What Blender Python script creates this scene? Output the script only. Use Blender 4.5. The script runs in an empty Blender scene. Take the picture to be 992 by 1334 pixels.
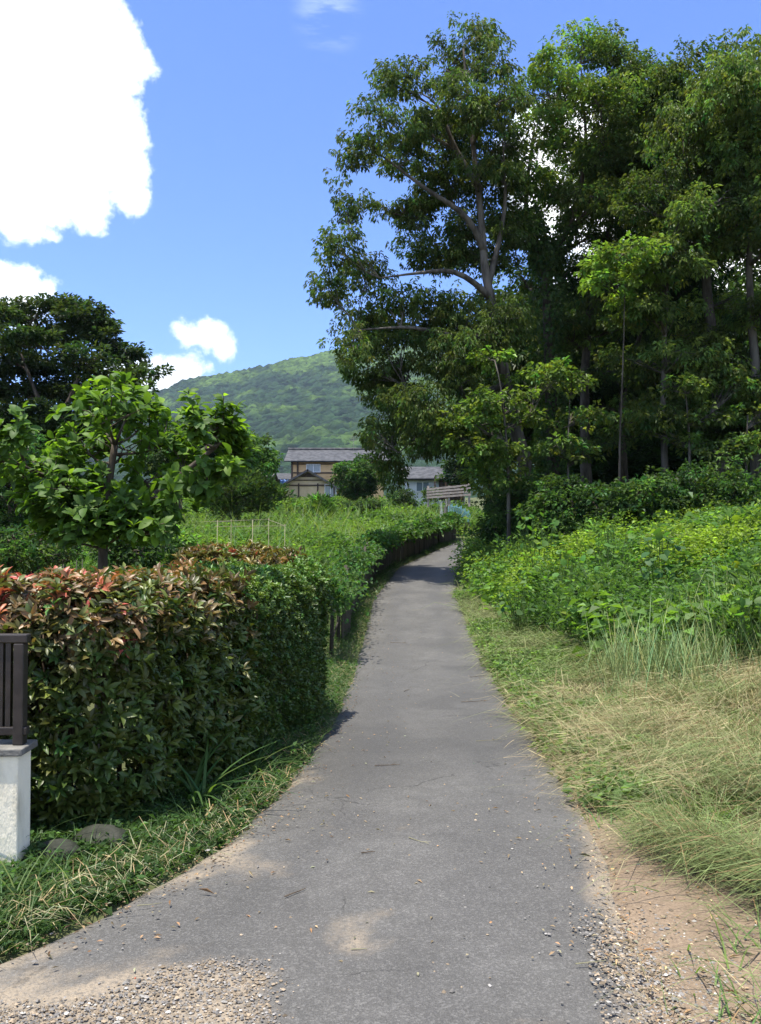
import bpy, math, time
import numpy as np
from mathutils import Matrix, Vector
T0 = time.time()
rad = math.radians
scene = bpy.context.scene
col_ = scene.collection

# ------------------------------------------------------------------ camera
FPX, CX, CY, EYE, PITCH = 1080.0, 496.0, 667.0, 1.6, rad(1.485)
cam_d = bpy.data.cameras.new("camera")
cam_d.sensor_fit = 'VERTICAL'; cam_d.sensor_height = 36.0; cam_d.lens = 36.0 * FPX / 1334.0
cam_d.clip_start = 0.05; cam_d.clip_end = 20000.0
cam = bpy.data.objects.new("camera", cam_d); col_.objects.link(cam)
cam.location = (0, 0, EYE); cam.rotation_euler = (rad(90) + PITCH, 0, 0)
scene.camera = cam

def ray(px, py):
    a, b = (px - CX) / FPX, (CY - py) / FPX
    c, s = math.cos(PITCH), math.sin(PITCH)
    return np.array([a, c - b * s, s + b * c])
def P(px, py, d):
    r = ray(px, py)
    return np.array([0, 0, EYE]) + r * (d / r[1])

# ------------------------------------------------------------------ light
SUN_EL, SUN_AZ = rad(77), rad(-128)         # azimuth from +Y towards +X
sun_dir = np.array([math.sin(SUN_AZ) * math.cos(SUN_EL), math.cos(SUN_AZ) * math.cos(SUN_EL), math.sin(SUN_EL)])
sd = bpy.data.lights.new("sun", 'SUN'); sd.energy = 4.8; sd.angle = rad(0.53); sd.color = (1.0, 0.94, 0.83)
so = bpy.data.objects.new("sun", sd); col_.objects.link(so)
so.rotation_euler = Vector(sun_dir).to_track_quat('Z', 'Y').to_euler()
scene.view_settings.view_transform = 'Standard'; scene.view_settings.look = 'None'
scene.view_settings.gamma = 1.0; scene.view_settings.use_curve_mapping = False
scene.view_settings.exposure = 1.0
cy = scene.cycles
cy.max_bounces = 6; cy.diffuse_bounces = 4; cy.glossy_bounces = 2; cy.transmission_bounces = 4
cy.transparent_max_bounces = 6; cy.volume_bounces = 0
cy.caustics_reflective = False; cy.caustics_refractive = False
cy.use_denoising = True
try: cy.use_adaptive_sampling = True
except Exception: pass

class NT:
    def __init__(s, nt): s.nt = nt
    def n(s, t, **kw):
        x = s.nt.nodes.new(t)
        for k, v in kw.items():
            if k.startswith('i_'):
                key = k[2:]; key = int(key) if key.isdigit() else key.replace('_', ' ')
                x.inputs[key].default_value = v
            else: setattr(x, k, v)
        return x
    def l(s, a, b): s.nt.links.new(a, b)
    def math(s, op, a, b=None, c=None, clamp=False):
        x = s.n('ShaderNodeMath', operation=op); x.use_clamp = clamp
        for i, v in enumerate((a, b, c)):
            if v is None: continue
            if isinstance(v, (int, float)): x.inputs[i].default_value = v
            else: s.l(v, x.inputs[i])
        return x.outputs[0]
    def vmath(s, op, a, b=None):
        x = s.n('ShaderNodeVectorMath', operation=op)
        for i, v in enumerate((a, b)):
            if v is None: continue
            if isinstance(v, (tuple, list)): x.inputs[i].default_value = v
            else: s.l(v, x.inputs[i])
        return x.outputs['Value'] if op in ('DOT_PRODUCT', 'LENGTH', 'DISTANCE') else x.outputs[0]
    def smooth(s, v, a, b, lo=0.0, hi=1.0):
        x = s.n('ShaderNodeMapRange', interpolation_type='SMOOTHSTEP')
        s.l(v, x.inputs[0])
        for i, q in enumerate((a, b, lo, hi)): x.inputs[i + 1].default_value = q
        return x.outputs[0]
    def mix(s, f, a, b, kind='RGBA', blend='MIX'):
        x = s.n('ShaderNodeMix', data_type=kind)
        if kind == 'RGBA': x.blend_type = blend; ia, ib, io = 6, 7, 2
        else: ia, ib, io = 2, 3, 0
        for i, v in ((0, f), (ia, a), (ib, b)):
            if isinstance(v, (int, float, tuple, list)): x.inputs[i].default_value = v
            else: s.l(v, x.inputs[i])
        return x.outputs[io]
    def noise(s, vec, scale, detail=4, rough=0.55, dist=0.0):
        x = s.n('ShaderNodeTexNoise'); x.inputs['Scale'].default_value = scale
        x.inputs['Detail'].default_value = detail; x.inputs['Roughness'].default_value = rough
        x.inputs['Distortion'].default_value = dist
        if vec is not None: s.l(vec, x.inputs['Vector'])
        return x.outputs[0]

w = bpy.data.worlds.new("World"); scene.world = w; w.use_nodes = True
N = NT(w.node_tree); w.node_tree.nodes.clear()
sky = N.n('ShaderNodeTexSky', sky_type='NISHITA', sun_disc=False)
sky.sun_elevation = SUN_EL; sky.sun_rotation = SUN_AZ; sky.altitude = 200
sky.air_density = 1.0; sky.dust_density = 0.35; sky.ozone_density = 2.2
geo = N.n('ShaderNodeTexCoord').outputs['Generated']
dirn = N.vmath('NORMALIZE', geo)
warp = N.n('ShaderNodeTexNoise'); warp.inputs['Scale'].default_value = 9.0; warp.inputs['Detail'].default_value = 6.0
warp.inputs['Roughness'].default_value = 0.6
N.l(dirn, warp.inputs['Vector'])
off = N.n('ShaderNodeVectorMath', operation='MULTIPLY_ADD'); N.l(warp.outputs['Color'], off.inputs[0])
off.inputs[1].default_value = (0.085, 0.085, 0.085); off.inputs[2].default_value = (-0.0425, -0.0425, -0.0425)
dw = N.vmath('ADD', dirn, off.outputs[0])
PUFFS = [(20, 60, 125), (75, 55, 95), (120, 90, 72), (95, 180, 95), (155, 110, 38), (145, 215, 52), (165, 265, 32), (110, 265, 46),
         (60, 225, 80), (15, 200, 90), (25, 290, 42), (60, 310, 20), (-90, 120, 190), (10, -90, 150), (-120, -150, 260), (185, 92, 20),
         (20, 385, 40), (60, 392, 22), (-40, 380, 50),
         (262, 444, 27), (240, 440, 22), (285, 452, 25), (308, 445, 10),
         (760, 230, 120), (900, 320, 170), (940, 180, 90), (820, 420, 120), (232, 492, 34), (205, 500, 36), (262, 492, 17), (165, 505, 40)]
acc = None
for (px, py, r) in PUFFS:
    dv = ray(px, py); L = np.linalg.norm(dv); dv = dv / L
    rr = r * (1.08 if r < 50 and py > 380 else 1.0) / FPX / L
    v = N.math('SUBTRACT', 1.0, N.math('DIVIDE', N.vmath('DISTANCE', dw, tuple(dv)), rr))
    v = N.math('MULTIPLY', v, rr * 10)
    acc = v if acc is None else N.math('MAXIMUM', acc, v)
edge = N.noise(dirn, 30.0, 10, 0.68)
acc = N.math('ADD', acc, N.math('MULTIPLY', N.math('SUBTRACT', edge, 0.5), 0.34))
m1 = N.smooth(acc, -0.01, 0.12)
# scattered cloud over the unseen sky, cover raised for fill light, wisps overhead
sep = N.n('ShaderNodeSeparateXYZ'); N.l(dirn, sep.inputs[0])
cb = N.noise(dirn, 3.1, 8, 0.58, 0.2)
away = N.smooth(N.vmath('DOT_PRODUCT', dirn, tuple(ray(496, 400) / np.linalg.norm(ray(496, 400)))), 0.72, 0.45)
m2 = N.math('MULTIPLY', N.smooth(cb, 0.46, 0.58), away)
mp = N.n('ShaderNodeMapping'); N.l(dirn, mp.inputs[0]); mp.inputs['Rotation'].default_value = (0, rad(32), 0); mp.inputs['Scale'].default_value = (3, 3, 16)
wn = N.noise(mp.outputs[0], 2.2, 6, 0.6)
wd = ray(428, 20); wd = wd / np.linalg.norm(wd)
wz = N.smooth(N.vmath('DISTANCE', dirn, tuple(wd)), 0.045, 0.005)
m3 = N.math('MULTIPLY', N.math('MULTIPLY', N.smooth(wn, 0.42, 0.62), wz), 0.35)
mm = N.math('MAXIMUM', N.math('MAXIMUM', m1, m2), m3)
skyc = N.mix(1.0, sky.outputs[0], (0.60, 0.75, 1.12, 1), blend='MULTIPLY')
cs = N.noise(dirn, 7.0, 5, 0.5)
cloudc = N.mix(N.smooth(acc, 0.05, 0.5), (5.6, 6.3, 7.0, 1), (8.6, 8.6, 8.5, 1))
fin = N.mix(mm, skyc, cloudc)
bg = N.n('ShaderNodeBackground'); bg.inputs[1].default_value = 0.125
N.l(fin, bg.inputs[0])
wo = N.n('ShaderNodeOutputWorld'); N.l(bg.outputs[0], wo.inputs[0])

# ------------------------------------------------------------------ numpy noise
def _hash(ix, iy, seed):
    h = (ix.astype(np.int64) * 374761393 + iy.astype(np.int64) * 668265263 + seed * 974711) & 0xffffffff
    h = ((h ^ (h >> 13)) * 1274126177) & 0xffffffff
    return ((h ^ (h >> 16)) & 0xffff) / 65535.0
def vnoise(x, y, seed=0):
    x = np.asarray(x, float); y = np.asarray(y, float)
    ix, iy = np.floor(x), np.floor(y); fx, fy = x - ix, y - iy
    fx = fx * fx * (3 - 2 * fx); fy = fy * fy * (3 - 2 * fy)
    a, b = _hash(ix, iy, seed), _hash(ix + 1, iy, seed)
    c, d = _hash(ix, iy + 1, seed), _hash(ix + 1, iy + 1, seed)
    return (a + (b - a) * fx) * (1 - fy) + (c + (d - c) * fx) * fy
def fbm(x, y, seed=0, o=4):
    s = 0; a = 0.5; t = 0
    for i in range(o):
        s = s + a * vnoise(x * 2 ** i + i * 17.3, y * 2 ** i - i * 9.1, seed + i); t += a; a *= 0.55
    return s / t - 0.5
def sstep(x, a, b):
    t = np.clip((x - a) / (b - a), 0, 1); return t * t * (3 - 2 * t)

# ------------------------------------------------------------------ materials
MATS = {}
def newmat(name):
    m = bpy.data.materials.new(name); m.use_nodes = True; m.node_tree.nodes.clear(); MATS[name] = m
    return m, NT(m.node_tree)
def finish(n, sh):
    o = n.n('ShaderNodeOutputMaterial'); n.l(sh, o.inputs[0])
def leaf_mat(name, rough=0.5, spec=0.35, trans=0.35, tint=(1.35, 1.45, 0.55)):
    m, n = newmat(name)
    a = n.n('ShaderNodeAttribute', attribute_name='col').outputs['Color']
    p = n.n('ShaderNodeBsdfPrincipled'); n.l(a, p.inputs['Base Color'])
    p.inputs['Roughness'].default_value = rough; p.inputs['Specular IOR Level'].default_value = spec
    t = n.n('ShaderNodeBsdfTranslucent'); n.l(n.mix(1.0, a, tint + (1,), blend='MULTIPLY'), t.inputs[0])
    mx = n.n('ShaderNodeMixShader'); mx.inputs[0].default_value = trans
    n.l(p.outputs[0], mx.inputs[1]); n.l(t.outputs[0], mx.inputs[2]); finish(n, mx.outputs[0])
    return m
LEAF = leaf_mat('foliage', 0.5, 0.3, 0.48)
GLOSSY = leaf_mat('glossy_foliage', 0.4, 0.32, 0.22)
BROAD = leaf_mat('broad_foliage', 0.52, 0.22, 0.45, (1.7, 1.75, 0.45))
HAY = leaf_mat('straw', 0.6, 0.25, 0.2, (1.1, 1.1, 0.8))
def noise_mat(name, c1, c2, scale, rough=0.8, bump=0.3, bscale=None, spec=0.3, stretch=(1, 1, 1), obj=True, lo=0.35, hi=0.65):
    m, n = newmat(name)
    tc = n.n('ShaderNodeTexCoord').outputs['Object' if obj else 'Generated']
    mpn = n.n('ShaderNodeMapping'); n.l(tc, mpn.inputs[0]); mpn.inputs['Scale'].default_value = stretch
    f = n.noise(mpn.outputs[0], scale, 6, 0.6)
    c = n.mix(n.smooth(f, lo, hi), c1 + (1,), c2 + (1,))
    p = n.n('ShaderNodeBsdfPrincipled'); n.l(c, p.inputs['Base Color'])
    p.inputs['Roughness'].default_value = rough; p.inputs['Specular IOR Level'].default_value = spec
    if bump:
        b = n.n('ShaderNodeBump'); b.inputs['Strength'].default_value = bump; b.inputs['Distance'].default_value = 0.02
        n.l(n.noise(mpn.outputs[0], bscale or scale * 3, 5, 0.6), b.inputs['Height']); n.l(b.outputs[0], p.inputs['Normal'])
    finish(n, p.outputs[0]); return m
BARK = noise_mat('grey_bark', (0.048, 0.041, 0.033), (0.13, 0.115, 0.097), 5, 0.9, 0.9, 14, 0.15, (1, 1, 0.22))
BARKD = noise_mat('dark_bark', (0.045, 0.035, 0.026), (0.12, 0.1, 0.08), 6, 0.9, 0.9, 14, 0.15, (1, 1, 0.3))
PLASTER = noise_mat('cream_plaster', (0.56, 0.49, 0.36), (0.84, 0.76, 0.60), 5, 0.85, 0.35, 60, 0.2, (1, 1, .35), lo=.3, hi=.5)
COPING = noise_mat('stained_concrete', (0.12, 0.115, 0.105), (0.23, 0.22, 0.2), 8, 0.85, 0.4, 50, 0.2)
IRON = noise_mat('dark_bronze_metal', (0.014, 0.010, 0.008), (0.028, 0.021, 0.017), 12, 0.45, 0.08, 80, 0.5)
STEM = noise_mat('brown_stem', (0.06, 0.042, 0.03), (0.13, 0.1, 0.07), 20, 0.85, 0.3, 60, 0.2)
STAKE = noise_mat('pale_bamboo', (0.17, 0.16, 0.09), (0.26, 0.24, 0.15), 10, 0.6, 0.1, 40, 0.3, (1, 1, 0.2))
WOODD = noise_mat('weathered_dark_wood', (0.035, 0.03, 0.025), (0.09, 0.075, 0.06), 6, 0.85, 0.4, 30, 0.2, (1, 1, 0.2))
WOODG = noise_mat('weathered_grey_wood', (0.3, 0.25, 0.22), (0.42, 0.36, 0.32), 6, 0.8, 0.3, 30, 0.2)
TANW = noise_mat('tan_render_wall', (0.60, 0.38, 0.18), (0.70, 0.47, 0.25), 1.2, 0.85, 0.1, 30, 0.2)
BEIGEW = noise_mat('beige_render_wall', (0.56, 0.42, 0.25), (0.64, 0.5, 0.31), 1.2, 0.85, 0.1, 30, 0.2)
WHITEW = noise_mat('white_render_wall', (0.6, 0.62, 0.66), (0.72, 0.73, 0.75), 1.2, 0.85, 0.1, 30, 0.2)
TILE = noise_mat('grey_roof_tile', (0.04, 0.042, 0.046), (0.085, 0.086, 0.092), 2.2, 0.75, 0.2, 12, 0.2)
TIMBER = noise_mat('dark_brown_timber', (0.05, 0.032, 0.022), (0.10, 0.065, 0.045), 4, 0.7, 0.2, 20, 0.3)
BLUE = noise_mat('blue_tarpaulin', (0.02, 0.07, 0.24), (0.04, 0.12, 0.33), 3, 0.5, 0.3, 8, 0.4)
PALEB = noise_mat('pale_blue_sheet', (0.3, 0.38, 0.44), (0.42, 0.5, 0.56), 3, 0.5, 0.3, 8, 0.4)
DARKSH = noise_mat('dark_mulch_film', (0.05, 0.05, 0.06), (0.1, 0.1, 0.115), 3, 0.5, 0.3, 8, 0.4)
TURQ = noise_mat('faded_turquoise_paint', (0.16, 0.36, 0.42), (0.26, 0.48, 0.52), 8, 0.6, 0.1, 30, 0.3)
WHITEP = noise_mat('white_frame_paint', (0.7, 0.7, 0.7), (0.8, 0.8, 0.8), 5, 0.5, 0, 30, 0.4)
CONC = noise_mat('mossy_concrete', (0.05, 0.052, 0.045), (0.14, 0.135, 0.12), 2.5, 0.9, 0.5, 12, 0.2)
BOULD = noise_mat('mossy_boulder', (0.018, 0.022, 0.014), (0.055, 0.055, 0.045), 5, 0.9, 0.6, 25, 0.2)
def glass_mat():
    m, n = newmat('window_glass'); p = n.n('ShaderNodeBsdfPrincipled')
    p.inputs['Base Color'].default_value = (0.2, 0.25, 0.29, 1); p.inputs['Roughness'].default_value = 0.12
    p.inputs['Specular IOR Level'].default_value = 0.8; finish(n, p.outputs[0]); return m
GLASS = glass_mat()
def col_mat(name, rough=0.9, fine=90, bump=0.5, spec=0.2):
    m, n = newmat(name)
    a = n.n('ShaderNodeAttribute', attribute_name='col').outputs['Color']
    tc = n.n('ShaderNodeTexCoord').outputs['Object']
    f = n.noise(tc, fine, 5, 0.7)
    k = n.n('ShaderNodeMapRange'); n.l(f, k.inputs[0])
    for i, q in enumerate((0.25, 0.75, 0.6, 1.4)): k.inputs[i + 1].default_value = q
    cx = n.n('ShaderNodeCombineXYZ')
    for i in range(3): n.l(k.outputs[0], cx.inputs[i])
    p = n.n('ShaderNodeBsdfPrincipled'); n.l(n.mix(1.0, a, cx.outputs[0], blend='MULTIPLY'), p.inputs['Base Color'])
    p.inputs['Roughness'].default_value = rough; p.inputs['Specular IOR Level'].default_value = spec
    b = n.n('ShaderNodeBump'); b.inputs['Strength'].default_value = bump; b.inputs['Distance'].default_value = 0.01
    n.l(f, b.inputs['Height']); n.l(b.outputs[0], p.inputs['Normal']); finish(n, p.outputs[0]); return m
SOIL = col_mat('soil', 0.95, 70, 0.8)
STONE = col_mat('stone', 0.85, 60, 0.3)
def road_mat():
    m, n = newmat('worn_asphalt')
    g = n.n('ShaderNodeTexCoord').outputs['Object']
    a = n.n('ShaderNodeAttribute', attribute_name='col').outputs['Color']     # r: dust cover, g: wheel-worn, b: dark patching
    s = n.n('ShaderNodeSeparateColor'); n.l(a, s.inputs[0])
    v1 = n.n('ShaderNodeTexVoronoi'); v1.inputs['Scale'].default_value = 120; n.l(g, v1.inputs['Vector'])
    v2 = n.n('ShaderNodeTexVoronoi'); v2.inputs['Scale'].default_value = 260; n.l(g, v2.inputs['Vector'])
    sc1 = n.n('ShaderNodeSeparateColor'); n.l(v1.outputs['Color'], sc1.inputs[0])
    sc2 = n.n('ShaderNodeSeparateColor'); n.l(v2.outputs['Color'], sc2.inputs[0])
    big = n.noise(g, 0.9, 6, 0.6); mid = n.noise(g, 7, 6, 0.65)
    base = n.mix(n.smooth(big, 0.3, 0.7), (0.084, 0.081, 0.076, 1), (0.116, 0.112, 0.105, 1))
    base = n.mix(n.math('MULTIPLY', n.smooth(mid, 0.35, 0.7), 0.5), base, (0.072, 0.0695, 0.065, 1))
    base = n.mix(n.math('MULTIPLY', s.outputs['Green'], 0.6), base, (0.069, 0.067, 0.064, 1))
    base = n.mix(n.math('MULTIPLY', s.outputs['Blue'], 0.75), base, (0.06, 0.0585, 0.056, 1))
    wv = n.n('ShaderNodeVectorMath', operation='MULTIPLY_ADD'); wt = n.n('ShaderNodeTexNoise'); wt.inputs['Scale'].default_value = 3.0; wt.inputs['Detail'].default_value = 5
    n.l(g, wt.inputs['Vector']); n.l(wt.outputs['Color'], wv.inputs[0]); wv.inputs[1].default_value = (.35, .35, .35); n.l(g, wv.inputs[2])
    ve = n.n('ShaderNodeTexVoronoi', feature='DISTANCE_TO_EDGE'); ve.inputs['Scale'].default_value = 0.55; n.l(wv.outputs[0], ve.inputs['Vector'])
    crack = n.math('MULTIPLY', n.smooth(ve.outputs['Distance'], 0.005, 0.0015), n.smooth(n.noise(g, 1.3, 3, .5), 0.5, 0.6))
    base = n.mix(n.math('MULTIPLY', crack, 0.6), base, (0.03, 0.029, 0.027, 1))
    stain = n.noise(g, 2.6, 5, 0.65, 0.6)
    base = n.mix(n.math('MULTIPLY', n.smooth(stain, 0.52, 0.68), 0.4), base, (0.066, 0.064, 0.06, 1))
    agg = n.mix(n.smooth(sc1.outputs['Red'], 0.55, 1.0), (0.88, 0.88, 0.88, 1), (1.3, 1.3, 1.3, 1))
    agg2 = n.mix(n.smooth(sc2.outputs['Green'], 0.1, 0.9), (0.84, 0.84, 0.84, 1), (1.16, 1.16, 1.16, 1))
    c = n.mix(1.0, n.mix(1.0, base, agg, blend='MULTIPLY'), agg2, blend='MULTIPLY')
    fn = n.noise(g, 60, 6, 0.7)
    dust = n.math('MULTIPLY', n.smooth(n.math('ADD', s.outputs['Red'], n.math('MULTIPLY', n.math('SUBTRACT', mid, 0.5), 0.9)), 0.25, 0.95), n.smooth(fn, 0.25, 0.6))
    c = n.mix(n.math('MULTIPLY', dust, 0.85), c, (0.29, 0.235, 0.17, 1))
    p = n.n('ShaderNodeBsdfPrincipled'); n.l(c, p.inputs['Base Color'])
    n.l(n.mix(s.outputs['Green'], 0.82, 0.66, kind='FLOAT'), p.inputs['Roughness']); p.inputs['Specular IOR Level'].default_value = 0.35
    b = n.n('ShaderNodeBump'); b.inputs['Strength'].default_value = 0.55; b.inputs['Distance'].default_value = 0.006
    n.l(n.math('ADD', v1.outputs['Distance'], n.math('MULTIPLY', v2.outputs['Distance'], 0.5)), b.inputs['Height'])
    n.l(b.outputs[0], p.inputs['Normal']); finish(n, p.outputs[0]); return m
ROADM = road_mat()
def hill_mat():
    m, n = newmat('wooded_hillside')
    g = n.n('ShaderNodeTexCoord').outputs['Object']
    v = n.n('ShaderNodeTexVoronoi'); v.inputs['Scale'].default_value = 0.085; n.l(g, v.inputs['Vector'])
    s = n.n('ShaderNodeSeparateColor'); n.l(v.outputs['Color'], s.inputs[0])
    a = n.n('ShaderNodeAttribute', attribute_name='col').outputs['Color']
    k = n.mix(s.outputs['Red'], (0.4, 0.45, 0.5, 1), (1.7, 1.6, 1.35, 1))
    p = n.n('ShaderNodeBsdfPrincipled'); n.l(n.mix(1.0, a, k, blend='MULTIPLY'), p.inputs['Base Color'])
    p.inputs['Roughness'].default_value = 0.9; p.inputs['Specular IOR Level'].default_value = 0.1
    b = n.n('ShaderNodeBump'); b.inputs['Strength'].default_value = 1.0; b.inputs['Distance'].default_value = 9.0; b.invert = True
    n.l(v.outputs['Distance'], b.inputs['Height']); n.l(b.outputs[0], p.inputs['Normal'])
    finish(n, p.outputs[0]); return m
HILLM = hill_mat()

# ------------------------------------------------------------------ mesh building
class Acc:
    def __init__(s): s.V = []; s.T = []; s.Q = []; s.C = []; s.n = 0
    def add(s, V, T=None, Q=None, C=(1, 1, 1)):
        V = np.asarray(V, np.float32).reshape(-1, 3)
        if T is not None and len(T): s.T.append(np.asarray(T, np.int64).reshape(-1, 3) + s.n)
        if Q is not None and len(Q): s.Q.append(np.asarray(Q, np.int64).reshape(-1, 4) + s.n)
        C = np.asarray(C, np.float32)
        if C.ndim == 1: C = np.broadcast_to(C, (len(V), 3))
        s.V.append(V); s.C.append(C); s.n += len(V)
    def mesh(s, name, mat, smooth=False):
        me = bpy.data.meshes.new(name)
        V = np.concatenate(s.V) if s.V else np.zeros((0, 3), np.float32)
        T = np.concatenate(s.T) if s.T else np.zeros((0, 3), np.int64)
        Q = np.concatenate(s.Q) if s.Q else np.zeros((0, 4), np.int64)
        me.vertices.add(len(V)); me.vertices.foreach_set('co', V.ravel())
        L = np.concatenate([T.ravel(), Q.ravel()]).astype(np.int32)
        me.loops.add(len(L)); me.loops.foreach_set('vertex_index', L)
        nt, nq = len(T), len(Q)
        me.polygons.add(nt + nq)
        st = np.concatenate([np.arange(nt) * 3, nt * 3 + np.arange(nq) * 4]).astype(np.int32)
        me.polygons.foreach_set('loop_start', st)
        try: me.polygons.foreach_set('loop_total', np.concatenate([np.full(nt, 3), np.full(nq, 4)]).astype(np.int32))
        except Exception: pass
        me.polygons.foreach_set('use_smooth', np.full(nt + nq, smooth))
        C = np.concatenate(s.C) if s.C else np.zeros((0, 3), np.float32)
        at = me.attributes.new('col', 'FLOAT_COLOR', 'POINT')
        at.data.foreach_set('color', np.concatenate([C, np.ones((len(C), 1), np.float32)], 1).ravel().astype(np.float32))
        me.update(calc_edges=True)
        if mat: me.materials.append(mat)
        return me
    def obj(s, name, mat, parent=None, smooth=False, loc=None):
        if loc is not None:
            s.V = [v - np.asarray(loc, np.float32) for v in s.V]
        o = bpy.data.objects.new(name, s.mesh(name, mat, smooth)); col_.objects.link(o)
        if parent is not None: o.parent = parent
        elif loc is not None: o.location = tuple(loc)
        return o
def tag(o, label=None, cat=None, group=None, kind=None):
    if label: o['label'] = label
    if cat: o['category'] = cat
    if group: o['group'] = group
    if kind: o['kind'] = kind
    return o
def thing(name, label, cat, loc, group=None):
    o = bpy.data.objects.new(name, None); col_.objects.link(o); o.location = tuple(loc); o.empty_display_size = 0.1
    return tag(o, label, cat, group)
def stuffpart(o): o['kind'] = 'stuff'; return o
def norm(v): return v / np.maximum(np.linalg.norm(v, axis=-1, keepdims=True), 1e-9)
def box(a, c, s, rz=0.0, C=(1, 1, 1)):
    x, y, z = np.array(s) / 2
    V = np.array([[-x, -y, -z], [x, -y, -z], [x, y, -z], [-x, y, -z], [-x, -y, z], [x, -y, z], [x, y, z], [-x, y, z]])
    cr, sr = math.cos(rz), math.sin(rz)
    V = V @ np.array([[cr, sr, 0], [-sr, cr, 0], [0, 0, 1]]) + np.array(c)
    a.add(V, Q=[[0, 3, 2, 1], [4, 5, 6, 7], [0, 1, 5, 4], [1, 2, 6, 5], [2, 3, 7, 6], [3, 0, 4, 7]], C=C)
def tube(a, pts, rads, sides=6, C=(1, 1, 1), cap=True, rough=0.0, rng=None):
    pts = np.asarray(pts, float); n = len(pts); rads = np.broadcast_to(np.asarray(rads, float), (n,))
    tg = norm(np.gradient(pts, axis=0))
    ref = np.array([0, 0, 1.0]) if abs(tg[0, 2]) < 0.9 else np.array([1.0, 0, 0])
    u = norm(np.cross(tg[0], ref)); U = []
    for i in range(n):
        u = u - tg[i] * np.dot(u, tg[i]); u = u / max(np.linalg.norm(u), 1e-9); U.append(u)
    U = np.array(U); W = np.cross(tg, U)
    an = np.arange(sides) * 2 * np.pi / sides
    R = rads[:, None] * np.ones(sides)[None]
    if rough and rng is not None: R = R * (1 + rough * rng.uniform(-1, 1, R.shape))
    V = pts[:, None] + R[..., None] * (np.cos(an)[None, :, None] * U[:, None] + np.sin(an)[None, :, None] * W[:, None])
    i = np.arange(n - 1)[:, None] * sides; j = np.arange(sides)[None]; k = (j + 1) % sides
    Q = np.stack([i + j, i + k, i + sides + k, i + sides + j], -1).reshape(-1, 4)
    V = V.reshape(-1, 3); T = []
    if cap:
        V = np.concatenate([V, pts[-1:], pts[:1]])
        e = (n - 1) * sides
        T = [[e + q, e + (q + 1) % sides, n * sides] for q in range(sides)] + [[(q + 1) % sides, q, n * sides + 1] for q in range(sides)]
    a.add(V, T=T, Q=Q, C=C)
# leaf templates: (verts: t along, side, lift), tris
def tmpl_leaf2(fold=0.18, wide=0.45, droop=0.12):
    return np.array([[0, 0, 0], [wide, 0.5, fold], [1, 0, -droop], [wide, -0.5, fold]]), np.array([[0, 2, 1], [0, 3, 2]])
def tmpl_leaf12(prof=((0.18, 0.3), (0.45, 0.5), (0.75, 0.33)), fold=0.14, droop=0.18):
    ts = [0.0] + [p[0] for p in prof] + [1.0]
    V = [[t, 0, -droop * t * t + 0.05 * math.sin(t * 3)] for t in ts]
    for sgn in (1, -1):
        for (t, wd) in prof: V.append([t, sgn * wd, -droop * t * t + fold * wd * 2 * 0.5 + 0.05 * math.sin(t * 3)])
    m = len(prof); F = []
    for k, sgn in ((0, 1), (1, -1)):
        b = m + 2 + k * m
        tr = [[0, 1, b]]
        for i in range(m - 1): tr += [[1 + i, 2 + i, b + i], [2 + i, b + i + 1, b + i]]
        tr += [[m, m + 1, b + m - 1]]
        F += [t if sgn > 0 else [t[0], t[2], t[1]] for t in tr]
    return np.array(V, float), np.array(F)
def tmpl_blade(segs=3, arch=0.25):
    V = []; F = []
    for i in range(segs):
        t = i / segs; wd = 0.5 * (1 - 0.75 * t)
        V += [[t, wd, arch * 4 * t * (1 - t)], [t, -wd, arch * 4 * t * (1 - t)]]
    V.append([1, 0, 0]); 
    for i in range(segs - 1): b = 2 * i; F += [[b, b + 1, b + 3], [b, b + 3, b + 2]]
    F.append([2 * segs - 2, 2 * segs - 1, 2 * segs])
    return np.array(V, float), np.array(F)
def tmpl_droop(segs=3, bend=0.5):
    V = []; F = []
    for i in range(segs):
        t = i / segs; wd = 0.5 * (1 - 0.6 * t)
        V += [[t, wd, -bend * t * t], [t, -wd, -bend * t * t]]
    V.append([1, 0, -bend])
    for i in range(segs - 1): b = 2 * i; F += [[b, b + 1, b + 3], [b, b + 3, b + 2]]
    F.append([2 * segs - 2, 2 * segs - 1, 2 * segs])
    return np.array(V, float), np.array(F)
LEAF2, LEAF12 = tmpl_leaf2(), tmpl_leaf12()
BLADE, DROOP = tmpl_blade(2), tmpl_droop(2)
def stamp(a, tm, pos, d, nr, L, W, C, lift=None):
    V, F = tm; n = len(pos)
    if n == 0: return
    d = norm(np.asarray(d, float)); s = norm(np.cross(nr, d)); nn = np.cross(d, s)
    L = np.broadcast_to(np.asarray(L, float), (n,))[:, None, None]; W = np.broadcast_to(np.asarray(W, float), (n,))[:, None, None]
    lf = L if lift is None else np.asarray(lift, float)[:, None, None]
    X = pos[:, None] + L * V[None, :, 0:1] * d[:, None] + W * V[None, :, 1:2] * s[:, None] + lf * V[None, :, 2:3] * nn[:, None]
    m = len(V); T = F[None] + (np.arange(n) * m)[:, None, None]
    C = np.asarray(C, float)
    if C.ndim == 1: C = np.broadcast_to(C, (n, 3))
    a.add(X.reshape(-1, 3), T=T.reshape(-1, 3), C=np.repeat(C, m, 0))
def rvec(rng, n): return norm(rng.normal(size=(n, 3)))
def cvar(rng, base, n, v=0.25, hue=0.12):
    base = np.asarray(base, float)
    k = np.exp(rng.normal(0, v, (n, 1))); h = rng.normal(0, hue, (n, 1))
    return np.clip(base * k * np.concatenate([1 + h * 1.3, np.ones((n, 1)), 1 - h * 0.5], 1), 0.003, 0.9)
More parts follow.
